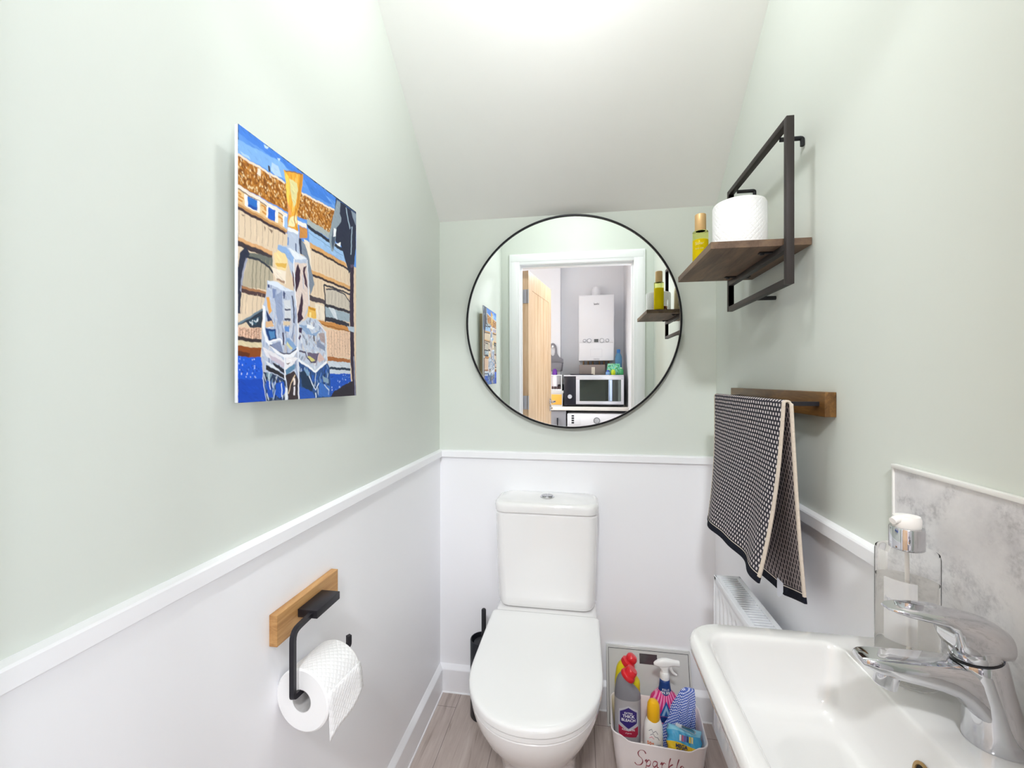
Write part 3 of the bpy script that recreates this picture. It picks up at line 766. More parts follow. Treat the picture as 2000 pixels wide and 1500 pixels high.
t = thing('lotion_bottle', 'cream plastic lotion bottle behind the toilet roll on the shelf', 'bottle', (.432, 1.262, 1.5295))
bm = bmesh.new(); loft(bm, [[(x, y, z) for x, y in rr(w_, d_, min(w_, d_)*.45, 6)] for z, w_, d_ in ((0, .052, .030), (.003, .056, .034), (.085, .056, .034), (.10, .052, .032), (.109, .036, .026), (.111, .02, .02))]); fin(bm, 'body', mat('cream_plastic', 'eee0bc', .35), t)
bm = bmesh.new(); lathe(bm, [(0, .111), (.010, .111), (.010, .126), (.009, .128), (0, .128)], 0, 0, 0, 20); fin(bm, 'cap', mat('cream_plastic', 'eee0bc'), t)
bm = bmesh.new(); bx(bm, -.014, .018, .0171, .0175, .02, .075); fin(bm, 'label_panel', mat('grey_print', 'a9a898', .6), t, smooth=False)
t = thing('glass_jar', 'small clear glass jar of red-brown contents on the shelf', 'jar', (.362, 1.218, 1.5295))
bm = bmesh.new(); lathe(bm, [(0, 0), (.024, 0), (.025, .002), (.025, .055), (.0225, .055), (.0225, .004), (0, .004)], 0, 0, 0, 28); fin(bm, 'glass', mat('clear_jar_glass', 'ffffff', .02, trans=1, ior=1.2), t)
m = mat('red_brown_potpourri', '7a3a20', .7); k = N(m); k.col(k.ramp(k.noise(k.obj(), 160, 2), [(.4, '4e1d12'), (.55, 'a5522c'), (.7, 'd9b48a')]))
bm = bmesh.new(); lathe(bm, [(0, .004), (.022, .004), (.022, .026), (.012, .029), (0, .030)], 0, 0, 0, 24); fin(bm, 'contents', m, t)
# ---------------------------------------------------------------- towel rail
t = thing('towel_rail', 'black towel bar on a dark stained wooden board, right wall', 'towel rail', (XR, 1.17, 1.18))
tw = wood('stained_acacia', '6b4a26', '4a3016', '8a6433', (60, 5, 40), .35, 1.2)
bm = bmesh.new(); bx(bm, .459, XR-.0005, .912, 1.440, 1.1565, 1.2045, .0012); part(bm, 'wooden_board', tw, t)
bm = bmesh.new()
pts = [(.459, .935, 1.181), (.408, .935, 1.181)]+arc((.405, .935, 1.181), (.398, .935, 1.181), (.398, .942, 1.181), 4)+[(.398, 1.352, 1.181)]+arc((.398, 1.357, 1.181), (.398, 1.364, 1.181), (.405, 1.364, 1.181), 4)+[(.459, 1.364, 1.181)]
tube(bm, pts, .0042, square=True); part(bm, 'bar', black_m, t)
# ---------------------------------------------------------------- towel
def towelmat(name, ground, dot, inv):
    m = mat(name, ground, .95, spec=.1); k = N(m); sp = k.n('ShaderNodeSeparateXYZ'); k.put(k.uv(), sp.inputs[0]); u, v = sp.outputs[0], sp.outputs[1]
    wob = k.math('MULTIPLY', k.math('SUBTRACT', k.noise(k.uv(), 30, 2), .5), .003)
    a = k.math('SINE', k.math('MULTIPLY', k.math('ADD', u, wob), PI/.0068)); b = k.math('SINE', k.math('MULTIPLY', k.math('ADD', v, wob), PI/.0095))
    f = k.math('MULTIPLY', k.math('ADD', k.math('MULTIPLY', k.math('MULTIPLY', a, k.math('SIGN', b)), 2.4), .45, True), k.math('MULTIPLY', k.math('SUBTRACT', k.math('ABSOLUTE', b), .42), 2.8, True)) if not inv else k.math('MULTIPLY', a, b); f = f if not inv else k.math('ADD', k.math('MULTIPLY', f, 4.0), -.55 if not inv else -.5, True)
    f = k.math('ADD', f, k.math('MULTIPLY', k.math('SUBTRACT', k.noise(k.uv(), 900, 2), .5), 1.1), True)
    pat = k.mix(f, ground, dot)
    # hems: side edges cream, cream line then black band at the ends (v = 0 bar centre, measured in metres along the cloth)
    hem = k.math('LESS_THAN', u, .0085); hem2 = k.math('GREATER_THAN', u, .456)
    av = k.math('ABSOLUTE', k.math('SUBTRACT', v, .005)); end = k.math('GREATER_THAN', av, .3655); line = k.math('MULTIPLY', k.math('GREATER_THAN', av, .3675), k.math('LESS_THAN', av, .3695))
    c = k.mix(end, pat, '20222c'); c = k.mix(line, c, 'ddd3c8'); c = k.mix(k.math('MULTIPLY', k.math('MAXIMUM', hem, hem2), k.math('LESS_THAN', av, .374)), c, 'dccfc0')
    k.col(c); k.bump(k.math('ADD', f, k.noise(k.uv(), 700, 2)), .5, .0020); return m
tm1 = towelmat('black_cotton_cream_dots', '262430', 'e6dddd', False); tm2 = towelmat('grey_cotton_black_dots', '9a8f8e', '1d1b24', True)
bm = bmesh.new(); uvl = bm.loops.layers.uv.new('UVMap'); NU, NF, NB = 60, 90, 90; G = []; UV = []
rb = .0068
def towel_pt(u, v):
    """u 0 (near) .. 1 (far); v metres along cloth, negative = room side"""
    yt = .922+.450*u; s = abs(v)
    w = .0075
    if s < .011:
        a = v/.0068; a = max(-PI/2, min(PI/2, v/.011*PI/2)); return Vector((.398+w*math.sin(a), yt, 1.181+w*math.cos(a)))
    L = s-.011; fr = L/.37
    if v < 0:  # room side
        flare = .028*fr**2.4
        x = .398-w-flare-.007*math.sin(u*9+1.2)*fr-.004*math.sin(u*17)*fr*fr
        y = yt+(.032*fr*(1-u)**2)+.010*fr*fr*math.sin(PI*u)
        y += .010*math.sin(PI*min(1, fr*1.1))*(1-u)**3*0
    else:
        x = .398+w+.018*fr+.006*math.sin(u*8)*fr
        y = yt-.007-.012*fr**3*(1-u); L = L+(.030*min(1, u/.22)*fr*fr)
        x = min(x, XR-.028)
    return Vector((x, y, 1.181-math.sqrt(max(0, L*L-(flare**2 if v < 0 else 0)))))
vs_ = [-.381+.370*i/NF for i in range(NF)]+[-.011+.022*i/12 for i in range(12)]+[.011+.380*i/NB for i in range(NB+1)]
for v in vs_: G.append([bm.verts.new(towel_pt(i/NU, v)) for i in range(NU+1)])
for j in range(len(G)-1):
    for i in range(NU):
        f = bm.faces.new((G[j][i], G[j+1][i], G[j+1][i+1], G[j][i+1])); f.smooth = True
        for l, (a, b) in zip(f.loops, ((i, j), (i, j+1), (i+1, j+1), (i+1, j))): l[uvl].uv = (a/NU*.465, vs_[b])
me = bpy.data.meshes.new('hand_towel'); bm.to_mesh(me); bm.free(); me.materials.append(tm1); me.materials.append(tm2)
o = bpy.data.objects.new('hand_towel', me); C.objects.link(o); tag(o, 'black and cream dotted cotton hand towel draped over the rail', 'towel')
md = o.modifiers.new('s', 'SOLIDIFY'); md.thickness = .0042; md.offset = -1; md.material_offset = 1; md.material_offset_rim = 0
towel = o
bm = bmesh.new(); G2 = []
for i in range(9):
    a = i/8; p = towel_pt(.03+.0*a, .36); G2.append((.9+.0, a))
tag_pts = [(.0, 0), (.0, .022), (.004, .034), (.013, .044), (.024, .047), (.024, 0)]
loft(bm, [[(x_, y_, z_) for x_, y_, z_ in [(.4035+o2, .955+q_*1.1, .8150-p_*.8) for q_, p_ in tag_pts]] for o2 in (0, .0006)])
fin(bm, 'care_label', mat('white_satin_label', 'e4e8f2', .6), towel)
# ---------------------------------------------------------------- radiator
t = thing('radiator', 'white panel radiator under the towel on the right wall', 'radiator', (.41, 1.04, .22))
rad = mat('radiator_enamel', 'eceef2', .28, spec=.5); ry0, ry1, rx0, rx1 = .74, 1.325, .377, .447
bm = bmesh.new()
# fluted front panel: profile along y with rounded channel ends
nz_, ny_ = 40, 260
def rsurf(y, z):
    ph = ((y-ry0)/.0333) % 1; ch = .5+.5*math.cos(2*PI*ph)
    e = min(1, max(0, (z-.245)/.02))*min(1, max(0, (.630-z)/.02)); e = e*e*(3-2*e)
    return rx0+.001-.0+.008*e*(1-ch)**1.5*(1 if .02 < (y-ry0) < (ry1-ry0-.02) else 0)
G = [[bm.verts.new((rsurf(ry0+(ry1-ry0)*i/ny_, .222+(.655-.222)*j/nz_), ry0+(ry1-ry0)*i/ny_, .222+(.655-.222)*j/nz_)) for i in range(ny_+1)] for j in range(nz_+1)]
for j in range(nz_):
    for i in range(ny_): bm.faces.new((G[j][i], G[j][i+1], G[j+1][i+1], G[j+1][i]))
bx(bm, rx0+.011, rx0+.016, ry0, ry1, .222, .655)
loft(bm, [[(rx0+.001, ry0, z), (rx0+.001, ry1, z), (rx0+.012, ry1, z), (rx0+.012, ry0, z)] for z in (.2185, .222)])
part(bm, 'front_panel', rad, t)
bm = bmesh.new(); bx(bm, rx1-.012, rx1, ry0, ry1, .22, .655, .003); part(bm, 'rear_panel', rad, t)
bm = bmesh.new(); bx(bm, rx0+.018, rx1-.014, ry0+.01, ry1-.01, .24, .615); part(bm, 'convector_fins', mat('shadowed_fins', '1e1e20', .7), t, smooth=False)  # near-black colour paints the shade seen between the grille slats
bm = bmesh.new()
bx(bm, rx0, rx0+.006, ry0, ry1, .645, .667, .002); bx(bm, rx1-.006, rx1, ry0, ry1, .645, .667, .002)
bx(bm, rx0, rx1, ry1-.016, ry1, .655, .667, .0015); bx(bm, rx0, rx1, ry0, ry0+.016, .655, .667, .0015)
bx(bm, rx0+.004, rx0+.013, ry0, ry1, .661, .6665); bx(bm, rx1-.013, rx1-.004, ry0, ry1, .661, .6665)
y = ry1-.024
while y > ry0+.02: bx(bm, rx0+.012, rx1-.012, y-.0024, y+.0024, .6595, .6655, .0008, seg=1); y -= .0118
part(bm, 'top_grille', rad, t)
for y in (ry0, ry1):
    bm = bmesh.new(); a, b = (y-.002, y) if y < 1 else (y, y+.002); bx(bm, rx0, rx1, a, b, .222, .666, .0008); part(bm, 'side_panel', rad, t)
for y in (ry0+.08, ry1-.08):
    for z in (.30, .55): bm = bmesh.new(); bx(bm, rx1, XR, y-.02, y+.02, z, z+.045); part(bm, 'wall_bracket', rad, t, smooth=False)

# ================================================================ SPLASHBACK
t = thing('splashback', 'grey marble-effect splashback panel with white trim behind the basin', 'splashback', (XR, .54, .84))
m = mat('grey_marble', 'dcdad8', .3, coat=.1); k = N(m); o_ = k.obj()
n1 = k.noise(o_, 7, 10, .68, .2); n2 = k.noise(k.map(o_, (1, 1, 1), loc=(3, 1, 2)), 60, 8, .75, 0); n3 = k.noise(k.map(o_, (1, .75, 1), (.8, 0, 0)), 4.2, 8, .66, .35)
vein = k.math('SUBTRACT', 1, k.math('MULTIPLY', k.math('ABSOLUTE', k.math('SUBTRACT', n3, .52)), 20), True)
base = k.ramp(n1, [(.3, 'cbc9cb'), (.44, 'dcdadb'), (.56, 'e6e4e4'), (.72, 'efeeed')])
c = k.mix(k.math('MULTIPLY', k.math('MULTIPLY', vein, k.math('MULTIPLY', k.math('SUBTRACT', n2, .44), 6, True)), .62), base, '9a989b'); k.col(c)
bm = bmesh.new(); bx(bm, XR-.006, XR-.0004, .338, .7485, .838, 1.093); part(bm, 'marble_panel', m, t, smooth=False)
bm = bmesh.new(); bx(bm, XR-.009, XR-.0003, .334, .7525, 1.0925, 1.0985, .0006); bx(bm, XR-.0075, XR-.0003, .7485, .7525, .838, 1.0925, .0004); bx(bm, XR-.0075, XR-.0003, .334, .338, .838, 1.0925, .0004)
part(bm, 'edge_trim', mat('white_pvc_trim', 'f0efec', .35), t)
# ================================================================ BASIN
RZ = .835
def rr2(x0, x1, y0, y1, rl, rr_, z, n=8):
    p = []
    for cx, cy, r, a0 in ((x1-rr_, y1-rr_, rr_, 0), (x0+rl, y1-rl, rl, 90), (x0+rl, y0+rl, rl, 180), (x1-rr_, y0+rr_, rr_, 270)):
        for i in range(n+1): a = math.radians(a0+90*i/n); p.append((cx+r*math.cos(a), cy+r*math.sin(a), z))
    return p
t = thing('wash_basin', 'white ceramic wall-hung wash basin on the right wall', 'basin', (XR, .545, .70))
bm = bmesh.new(); X1 = XR-.0005
R = [rr2(.27, X1, .42, .67, .06, .01, .675), rr2(.235, X1, .40, .69, .065, .01, .69), rr2(.205, X1, .375, .715, .06, .008, .735), rr2(.180, X1, .357, .733, .055, .006, .785),
     rr2(.168, X1, .349, .741, .052, .004, .806), rr2(.1645, X1, .3462, .7438, .052, .004, .814), rr2(.1635, X1, .3452, .7448, .052, .004, .826), rr2(.1655, X1, .347, .743, .051, .004, .8325), rr2(.170, X1-.001, .351, .739, .048, .004, RZ),
     rr2(.183, .381, .371, .719, .038, .024, .8351), rr2(.1865, .378, .3745, .7155, .037, .022, .8345), rr2(.1895, .3755, .3775, .7125, .036, .020, .8325), rr2(.1920, .3735, .380, .710, .034, .018, .829), rr2(.1940, .372, .382, .708, .034, .018, .823), rr2(.199, .367, .389, .702, .034, .018, .80),
     rr2(.208, .357, .399, .690, .034, .018, .768), rr2(.214, .350, .405, .684, .034, .018, .758), rr2(.222, .342, .413, .676, .034, .02, .752), rr2(.235, .332, .43, .655, .034, .03, .748), rr2(.262, .318, .50, .59, .027, .027, .744)]
loft(bm, R); part(bm, 'bowl', basin_ceramic, t, ang=80)
bm = bmesh.new(); lathe(bm, [(0, 0), (.021, 0), (.0215, .002), (.019, .0035), (.014, .002), (0, .002)], .290, .545, .744, 28); part(bm, 'drain', chrome, t)
bm = bmesh.new(); bronze_b = mat('aged_brass', 'a5875a', .3, metal=.9)
Mo = Matrix.Translation((.3655, .536, .7975)) @ Matrix.Rotation(math.radians(-78), 4, 'Y')
lathe(bm, [(.0075, -.001), (.0115, -.001), (.012, .0008), (.0085, .0014), (.0075, -.001)], M=Mo, caps=False, seg=24); part(bm, 'overflow_ring', bronze_b, t)
bm = bmesh.new(); lathe(bm, [(0, 0), (.0082, 0), (.0082, .0003), (0, .0003)], M=Mo, seg=20); part(bm, 'overflow_hole', mat('dark_hole', '17130f', .8), t)
bm = bmesh.new(); tube(bm, [(.30, .545, .69), (.30, .545, .55), (.30, .545, .50), (.36, .545, .48), (XR, .545, .48)], .017, 16); part(bm, 'waste_pipe', mat('white_waste_pipe', 'ececec', .4), t)
# ================================================================ TAP
t = thing('basin_tap', 'chrome single-lever mixer tap on the wash basin', 'tap', (.442, .545, RZ))
TY = .545
def oring(cx, cy, cz, a, b, tilt=0, n=32, e=1.0):
    """oval ring (a along x, b along y) tilted about y"""
    p = []
    for i in range(n):
        q = 2*PI*i/n; u = a*math.copysign(abs(math.cos(q))**e, math.cos(q)); v = b*math.copysign(abs(math.sin(q))**e, math.sin(q))
        p.append((cx+u*math.cos(tilt), cy+v, cz-u*math.sin(tilt)))
    return p
bm = bmesh.new()
loft(bm, [oring(cx, TY, z, a, b, tl) for cx, z, a, b, tl in ((.443, .8352, .0285, .0255, 0), (.443, .838, .0288, .0258, 0), (.4415, .850, .0268, .0246, 0), (.4385, .868, .0245, .0228, 0), (.4345, .885, .0238, .0220, 0), (.430, .900, .0240, .0222, -.06), (.4265, .914, .0242, .0226, -.14), (.4245, .9225, .0240, .0226, -.2), (.4235, .926, .0225, .0212, -.22))])
def sect(x, zc_, w_, h_, r_, tilt=0):
    return [(x+(b)*math.sin(tilt), TY+a, zc_+b*math.cos(tilt)) for a, b in rr(w_, h_, r_, 6)]
loft(bm, [sect(x, (zb+zt)/2, w_, zt-zb, r_, 0) for x, zb, zt, w_, r_ in ((.432, .846, .919, .036, .017), (.422, .858, .9205, .0375, .016), (.414, .8695, .9210, .0385, .015), (.406, .8790, .9212, .0392, .013), (.396, .8865, .9212, .0396, .0115), (.382, .8920, .9210, .0396, .0105), (.360, .8965, .9206, .0388, .0095), (.338, .9005, .9204, .0370, .008), (.322, .9045, .9202, .0335, .0065), (.313, .9080, .9198, .0275, .005), (.3085, .9108, .9182, .0205, .003))])
part(bm, 'tap_body', chrome, t, ang=60)
bm = bmesh.new()
lathe(bm, [(0, -.016), (.0105, -.016), (.0112, -.015), (.0112, .004), (0, .004)], M=Matrix.Translation((.339, TY, .9010)) @ Matrix.Rotation(math.radians(16), 4, 'Y'), seg=28); part(bm, 'aerator', chrome, t)
bm = bmesh.new(); Mh = Matrix.Translation((.4232, TY, .9262)) @ Matrix.Rotation(math.radians(-12), 4, 'Y')
lathe(bm, [(0, -.001), (.0204, -.001), (.0204, .0016), (0, .0016)], M=Mh, seg=32); part(bm, 'cartridge_gap', mat('black_rubber', '15151a', .4), t)
bm = bmesh.new()
lathe(bm, [(0, .0022), (.0202, .0022), (.0214, .0030), (.0216, .010), (.020, .022), (0, .022)], M=Mh, seg=40)
# lever: domed head running into a flat upswept paddle
def lev(x, z0, z1, w_, r_): return [(x, TY+a, (z0+z1)/2+b) for a, b in rr(w_, z1-z0, r_, 6)]
loft(bm, [lev(*s) for s in ((.4500, .9370, .9440, .020, .003), (.4490, .932, .951, .032, .009), (.4450, .9295, .960, .040, .013), (.4370, .9285, .9660, .0435, .016), (.4250, .9290, .9700, .0445, .017), (.4130, .9290, .9722, .0440, .016), (.4040, .9310, .9732, .0430, .015), (.3990, .9350, .9738, .0415, .013), (.3960, .9430, .9742, .0415, .011), (.3935, .9560, .9746, .0412, .008), (.3850, .9630, .9752, .040, .0055), (.3680, .9665, .9756, .037, .0042), (.3520, .9690, .9756, .031, .003), (.3410, .9710, .9752, .023, .002), (.3355, .9722, .9746, .013, .001))])
part(bm, 'lever', chrome, t, ang=60)
bm = bmesh.new(); lathe(bm, [(0, 0), (.0025, 0), (.0025, .0006), (0, .0006)], M=Matrix.Translation((.4030, TY-.0105, .9400)) @ Matrix.Rotation(math.radians(-90), 4, 'Y'), seg=14); part(bm, 'temperature_dot', mat('blue_dot', '2a3f8c', .4), t)
# ================================================================ HAND WASH
SX, SY = .4245, .648
t = thing('hand_wash_bottle', 'clear pump bottle with chrome collar on the basin by the splashback', 'soap dispenser', (SX, SY, RZ+.0002))
bm = bmesh.new(); lathe(bm, [(0, 0), (.031, 0), (.033, .002), (.033, .163), (.0320, .1675), (.028, .1695), (.0165, .170), (0, .170)], 0, 0, 0, 48); fin(bm, 'bottle', mat('clear_pet', 'ffffff', .02, trans=1, ior=1.05, spec=.6), t)
bm = bmesh.new(); lathe(bm, [(0, .004), (.0305, .004), (.0305, .128), (0, .128)], 0, 0, 0, 48); fin(bm, 'liquid', mat('clear_liquid', 'f6f4f0', .03, trans=.97, ior=1.03), t)
bm = bmesh.new(); lathe(bm, [(0, .1695), (.0175, .1695), (.0185, .1705), (.0185, .197), (.0178, .198), (0, .198)], 0, 0, 0, 40); fin(bm, 'collar', chrome, t)
bm = bmesh.new(); wp = mat('white_pump_plastic', 'f3f0ec', .3); lathe(bm, [(0, .198), (.0155, .198), (.0160, .203), (.0160, .2085), (.0145, .2125), (0, .2135)], 0, 0, 0, 32, sy=.85)
tube(bm, [(0, 0, .2080), (-.014, -.004, .2085), (-.0205, -.006, .2065)], [.007, .0055, .0045], 12); fin(bm, 'pump', wp, t)
bm = bmesh.new(); tube(bm, [(0, 0, .17), (.004, .002, .02)], .0025, 10); fin(bm, 'dip_tube', wp, t)
lab = mat('white_print', 'f8f8fa', .5); lg = mat('grey_lettering', 'b8bac2', .5)
bm = bmesh.new(); G = []
for z in (.055, .135): G.append([( .0333*math.cos(a), .0333*math.sin(a), z) for a in [math.radians(195+60*i/10) for i in range(11)]])
loft(bm, [G[0], G[1]], False, False, closed=False); fin(bm, 'label_panel', mat('frosted_label', 'f8f8fb', .5, alpha=.35), t)
for z, s, w in ((.108, 'hand wash', .0075),):
    text(s, w, None, 'lettering', lg, t, .0001, 0, wrapc(0, 0, z, .0336, math.radians(225)))
# ================================================================ BATHROOM SCALE
t = thing('bathroom_scale', 'silver glass bathroom scale leaning against the back wall', 'bathroom scale', (.238, 1.572, .001), (math.radians(-17), 0, 0))
bm = bmesh.new(); bx(bm, -.148, .148, -.000, .018, 0, .258, .003); fin(bm, 'body', mat('white_scale_case', 'dcdcda', .35), t)
bm = bmesh.new(); bx(bm, -.148, .148, -.006, -.0002, .0, .258, .0018); fin(bm, 'glass_top', mat('silver_back_painted_glass', 'c9c9c6', .12, coat=.5), t)
bm = bmesh.new()
for b in ((-.141, .141, .2475, .2490), (-.141, -.1395, .009, .249), (.1395, .141, .009, .249), (-.141, .141, .009, .0105)): bx(bm, b[0], b[1], -.0064, -.0060, b[2], b[3])
fin(bm, 'border_line', mat('dark_line', '2a2a30', .4), t, smooth=False)
bm = bmesh.new(); bx(bm, -.030, .032, -.0066, -.0060, .205, .238, .0001); fin(bm, 'display_window', mat('dark_display', '4d484a', .08, coat=.5), t, smooth=False)
# ================================================================ STORAGE BOX AND CLEANING PRODUCTS
BX, BY, BR = .2345, 1.437, math.radians(-3.5)
t = thing('storage_box', 'cream plastic storage box with red handwritten Sparkle lettering on the floor', 'storage box', (BX, BY, .0005), (0, 0, BR))
bm = bmesh.new(); NP = 10
def dipz(x, y, top):
    if y < -.05 and abs(x) < .115:
        e = min(1, (.115-abs(x))/.032); e = e*e*(3-2*e); return top-.0165*e
    return top
def bring(w_, d_, z, r_, tp=False):
    p = rr(w_, d_, r_, NP); q = []
    for i, (x, y) in enumerate(p):
        x2, y2 = p[(i+1) % len(p)]; m_ = 24 if abs(x2-x) > .05 else (6 if abs(y2-y) > .05 else 1)
        for j in range(m_):
            a, b = x+(x2-x)*j/m_, y+(y2-y)*j/m_; q.append((a, b, dipz(a, b, z) if tp else z))
    return q
loft(bm, [bring(.238, .148, .0, .025), bring(.244, .154, .004, .027), bring(.262, .172, .08, .028), bring(.277, .186, .147, .03, True), bring(.281, .190, .1475, .031, True), bring(.281, .190, .1505, .031, True), bring(.2765, .1855, .1515, .030, True), bring(.272, .181, .148, .029, True), bring(.257, .167, .08, .027), bring(.24, .150, .006, .024), bring(.232, .142, .004, .022)])
fin(bm, 'box_body', mat('cream_box_plastic', 'f0eaea', .45, sss=.0), t)
# handwritten word
red_ink = mat('burgundy_script', '93414c', .5)
def stroke(par, name, lines, o, s, wd, yf):
    bm = bmesh.new()
    for ln in lines:
        pts = [Vector((o[0]+x*s, 0, o[1]+z*s)) for x, z in ln]
        # smooth the polyline
        q = []
        for i in range(len(pts)-1):
            p0, p1, p2, p3 = pts[max(i-1, 0)], pts[i], pts[i+1], pts[min(i+2, len(pts)-1)]
            for k_ in range(6):
                u = k_/6; q.append(.5*((2*p1)+(p2-p0)*u+(2*p0-5*p1+4*p2-p3)*u*u+(3*p1-p0-3*p2+p3)*u**3))
        q.append(pts[-1]); n_ = len(q)
        for v in q: v.y = yf(v.z)
        tube(bm, q, [wd*(.75+.3*math.sin(i*.35+1)) for i in range(n_)], 6)
    return fin(bm, name, red_ink, par)
yfr = lambda z: -(.086+(.0945-.086)*(z-.08)/.07)-.0004
S_ = [[(1.05, 1.75), (.85, 2.05), (.45, 2.05), (.2, 1.7), (.3, 1.3), (.62, 1.0), (.72, .6), (.5, .2), (.1, .1), (-.15, .35)]]
word = S_ + [[(1.0, .75), (1.15, .95), (1.12, .2), (1.0, -.6)], [(1.12, .6), (1.4, .98), (1.6, .7), (1.45, .25), (1.15, .2)],
    [(2.3, .9), (2.0, .95), (1.82, .5), (2.0, .2), (2.25, .5), (2.35, .9), (2.32, .3), (2.5, .2)], [(2.7, .7), (2.85, .95), (2.82, .2)], [(2.85, .65), (3.05, .95), (3.25, .85)],
    [(3.75, 1.7), (3.6, 1.0), (3.52, .2)], [(4.0, .95), (3.62, .55), (3.85, .35), (4.1, .2)], [(4.65, 1.75), (4.5, 1.1), (4.42, .35), (4.6, .2)], [(4.85, .5), (5.15, .7), (5.05, .98), (4.85, .8), (4.85, .35), (5.1, .18), (5.4, .4)]]
stroke(t, 'lettering', word, (-.066, .058), .0262, .0016, yfr)
def bottle_rings(prof, n=36, e=.85):
    return [oring(cx, cy, z, a, b, tl, n, e) for cx, cy, z, a, b, tl in prof]
def duck(name, label, loc, lower, upper, capm, ball):
    t = thing(name, label, 'bottle', loc)
    bm = bmesh.new(); loft(bm, bottle_rings([(0, 0, 0, .037, .022, 0), (0, 0, .003, .040, .025, 0), (0, 0, .10, .041, .0265, 0), (0, 0, .2055, .041, .0265, 0)])); fin(bm, 'lower_body', lower, t)
    bm = bmesh.new(); loft(bm, bottle_rings([(0, 0, .2055, .0413, .0268, 0), (0, 0, .216, .0405, .0265, .05), (-.001, 0, .228, .038, .0255, .18), (-.004, 0, .241, .034, .0235, .35), (-.006, 0, .251, .029, .021, .5), (-.004, 0, .262, .0235, .0185, .6), (.000, 0, .270, .020, .017, .62)])); fin(bm, 'upper_body', upper, t)
    bm = bmesh.new(); Mc = Matrix.Translation((-.003, 0, .264)) @ Matrix.Rotation(.62, 4, 'Y')
    if ball: pr = [(0, 0), (.022, 0), (.0235, .003), (.0235, .014), (.020, .018), (.0165, .020), (.0185, .026), (.0180, .034), (.013, .040), (0, .042)]
    else: pr = [(0, 0), (.022, 0), (.024, .003), (.024, .010), (.0225, .013), (.0195, .015), (.0190, .024), (.0175, .032), (.0155, .034), (0, .0345)]
    lathe(bm, pr, M=Mc, seg=32); fin(bm, 'cap', capm, t); return t
redcap = mat('red_cap_plastic', 'd8222c', .3, coat=.2)
duck('cleaner_bottle', 'yellow cleaner bottle with red cap behind the grey bleach bottle', (.152, 1.500, .0055), mat('yellow_bottle_plastic', 'e6d41c', .35), mat('yellow_bottle_plastic', 'e6d41c'), redcap, True)
t = duck('bleach_bottle', 'grey thick bleach bottle with red cap in the storage box', (.1465, 1.4385, .0055), mat('silver_bottle_plastic', 'b4b3b6', .35, metal=.2), mat('grey_bottle_plastic', '838389', .4), redcap, False)
def patch(pts, n, yf, name, m, par, off=0.0):
    """flat outline pts (x,z) laid on the curved front y=yf(x)"""
    bm = bmesh.new(); b2 = bmesh.new(); f = b2.faces.new([b2.verts.new((x, 0, z)) for x, z in pts])
    xs = [p[0] for p in pts]; x0, x1 = min(xs), max(xs)
    for i in range(1, n):
        bmesh.ops.bisect_plane(b2, geom=list(b2.verts)+list(b2.edges)+list(b2.faces), plane_co=(x0+(x1-x0)*i/n, 0, 0), plane_no=(1, 0, 0))
    for v in b2.verts: v.co.y = yf(v.co.x)-off
    merge(bm, b2); o = fin(bm, name, m, par, smooth=False); return o
def oval_y(a, b, e=.85):
    def f(x):
        c = min(1, abs(x)/a)**(1/e); return -b*max(0, 1-c*c)**(e/2)
    return f
def otext(s, size, cx, cz, yf, m, par, sx=1, bold=0, off=.0006, name='lettering', rot=0):
    def wr(p):
        x = cx+p.x*math.cos(rot)-p.y*math.sin(rot); z = cz+p.x*math.sin(rot)+p.y*math.cos(rot); return Vector((x, yf(x)-off-p.z, z))
    return text(s, size, None, name, m, par, .00008, bold, wr, sx=sx)
yb_ = oval_y(.0412, .0266)
wt = mat('white_lettering', 'f6f6fa', .5)
patch([(-.029, 0.1760), (0, 0.1900), (.029, 0.1760), (.031, 0.0930), (-.031, 0.0930)], 14, yb_, 'label_back', mat('pale_grey_label', 'c6c6cd', .4), t, .0003)
patch([(-.026, 0.1700), (0, 0.1850), (.026, 0.1700), (.026, 0.1360), (0, 0.1180), (-.026, 0.1360)], 14, yb_, 'label_shield', mat('purple_label', '3a2c78', .4), t, .0006)
patch([(-.030, 0.1260), (0, 0.1100), (.030, 0.1260), (.030, 0.1000), (.024, 0.0920), (-.024, 0.0920), (-.030, 0.1000)], 14, yb_, 'label_band', mat('crimson_label', 'b32a48', .4), t, .0005)
otext('EXTRA', .0085, 0, 0.1670, yb_, wt, t, off=.0009, bold=.0001); otext('THICK', .0125, 0, 0.1570, yb_, wt, t, off=.0009, bold=.0003); otext('BLEACH', .0120, 0, 0.1450, yb_, wt, t, off=.0009, bold=.0003)
otext('KILLS 99.9%', .0080, 0, 0.1145, yb_, wt, t, off=.0009, bold=.0001); otext('of germs', .0055, 0, 0.1045, yb_, wt, t, off=.0009)
